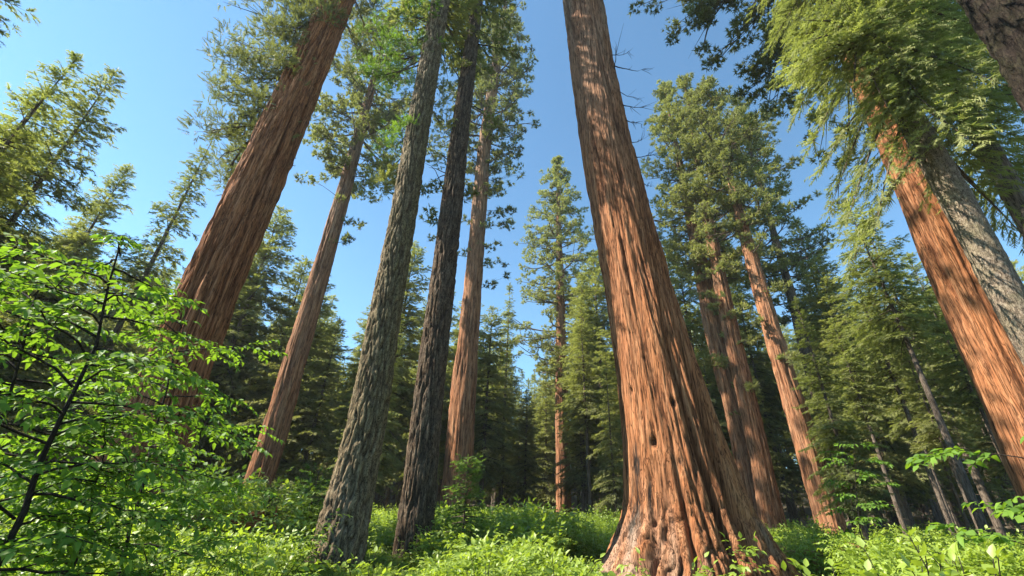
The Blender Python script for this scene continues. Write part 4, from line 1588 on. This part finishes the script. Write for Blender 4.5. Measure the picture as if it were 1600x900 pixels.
leafy_plant('upright leafy sprig rising against the right foot of the giant trunk', 8.5, 1160, 815, 801, 3, .10, .5, 50, .3)
for i, (d, px, ty, lab) in enumerate((
    (4.0, 1480, 842, 'large leaved bright plant lowest at the right, second from the right corner'),
    (4.4, 1570, 850, 'large leaved plant in the bottom right corner'),
    (4.3, 1400, 856, 'pale green leafy plant in front of the pale bare trunk at bottom right'),
    (4.8, 1300, 862, 'leafy plant right of the giant trunk foot at the bottom edge'),
    (5.0, 1225, 868, 'low plant touching the right roots of the giant trunk'),
    (6.0, 1040, 872, 'small leafy plant before the giant trunk at the bottom edge'),
    (5.5, 300, 850, 'leafy plant below the sapling at the bottom left'),
    (5.5, 420, 852, 'leafy plant left of the mossy grey fir at the bottom edge'),
    (6.5, 590, 868, 'small plant between the grey and the dark fir feet'),
    (6.0, 760, 862, 'leafy plant below the young bright fir at the bottom edge'),
    (5.5, 870, 858, 'leafy plant at bottom centre left of the giant roots'))):
    leafy_plant(lab, d, px, ty, 810 + i, 9, .082, .6, 60)


# ------------------------------------------------------------------ fallen wood
def fallen_log():
    v = ray(85, 815)
    hd = norm(v[:2])
    b = np.array([hd[0] * 13.5, hd[1] * 13.5, .45])

    root = thing('fallen_log', 'weathered red fallen log half hidden behind the sapling stem at lower left', 'log', b)

    class A:
        base = b
    a = A()
    a.H = 4.2
    A.__call__ = lambda s, h: np.array([0, 0, h])
    A.rad = lambda s, h: .48 - .03 * np.asarray(h) + .05 * np.sin(np.asarray(h) * 3)
    A.ring = lambda s, h: np.stack([h * 0, h * 0, h], -1)
    o = link('log_body', trunk_mesh('log_body', a, 96, 90, 'seq', B_SEQ, 9, None, .03, .8), root)
    ca = np.linspace(0, 2 * np.pi, 24, endpoint=False)
    V = np.concatenate([[[0, 0, 4.05]], np.stack([np.cos(ca) * .36, np.sin(ca) * .36, ca * 0 + 4.1], -1)])
    F = np.array([(0, i + 1, (i + 1) % 24 + 1) for i in range(24)])
    e = link('end_grain', make_mesh('end_grain', V, F, [B_SEQ]), root)
    root.rotation_euler = (R_(80), 0, R_(112))


fallen_log()


def dead_brush():
    v = ray(1300, 850)
    hd = norm(v[:2])
    x, y = hd * 17
    root = thing('dead_brush', 'heap of rusty dead branches below the lone orange trunk', 'branch pile', (x, y, float(ground_z(x, y))))
    fol = Fol('spray', 905)
    wood = []
    rng = np.random.default_rng(906)
    for i in range(9):
        fir_branch(fol, np.array([rng.normal(0, .4), rng.normal(0, .3), rng.uniform(.1, .4)]), rng.uniform(0, 6.28), rng.uniform(.9, 1.6), R_(rng.uniform(15, 60)), .2, .22, .35, .3, .5, wood, .03)
    link('dry_foliage', fol.mesh('dry_foliage', F_DRY), root)
    wood_obj(wood, root, B_DEAD, 'branch')


dead_brush()
def haze():
    x0, x1, y0, y1, z0, z1 = -330, 330, -40, 330, -3, 118
    V = np.array([(x, y, z) for z in (z0, z1) for y in (y0, y1) for x in (x0, x1)], float)
    F = np.array([(0, 2, 3, 1), (4, 5, 7, 6), (0, 1, 5, 4), (2, 6, 7, 3), (0, 4, 6, 2), (1, 3, 7, 5)])
    m = bpy.data.materials.new('haze')
    m.use_nodes = True
    t = m.node_tree
    t.nodes.remove(t.nodes['Principled BSDF'])
    v = t.nodes.new('ShaderNodeVolumePrincipled')
    v.inputs['Color'].default_value = (.86, .92, 1, 1)
    v.inputs['Density'].default_value = HAZE
    v.inputs['Anisotropy'].default_value = .2
    t.links.new(v.outputs[0], t.nodes['Material Output'].inputs['Volume'])
    o = link('haze', make_mesh('haze', V, F, [m]))
    o['kind'] = 'stuff'


HAZE = 0.00025
if HAZE:
    haze()
print('TRIS', sum(len(m.loops) - 2 * len(m.polygons) for m in bpy.data.meshes), 'OBJ', len(bpy.data.objects))
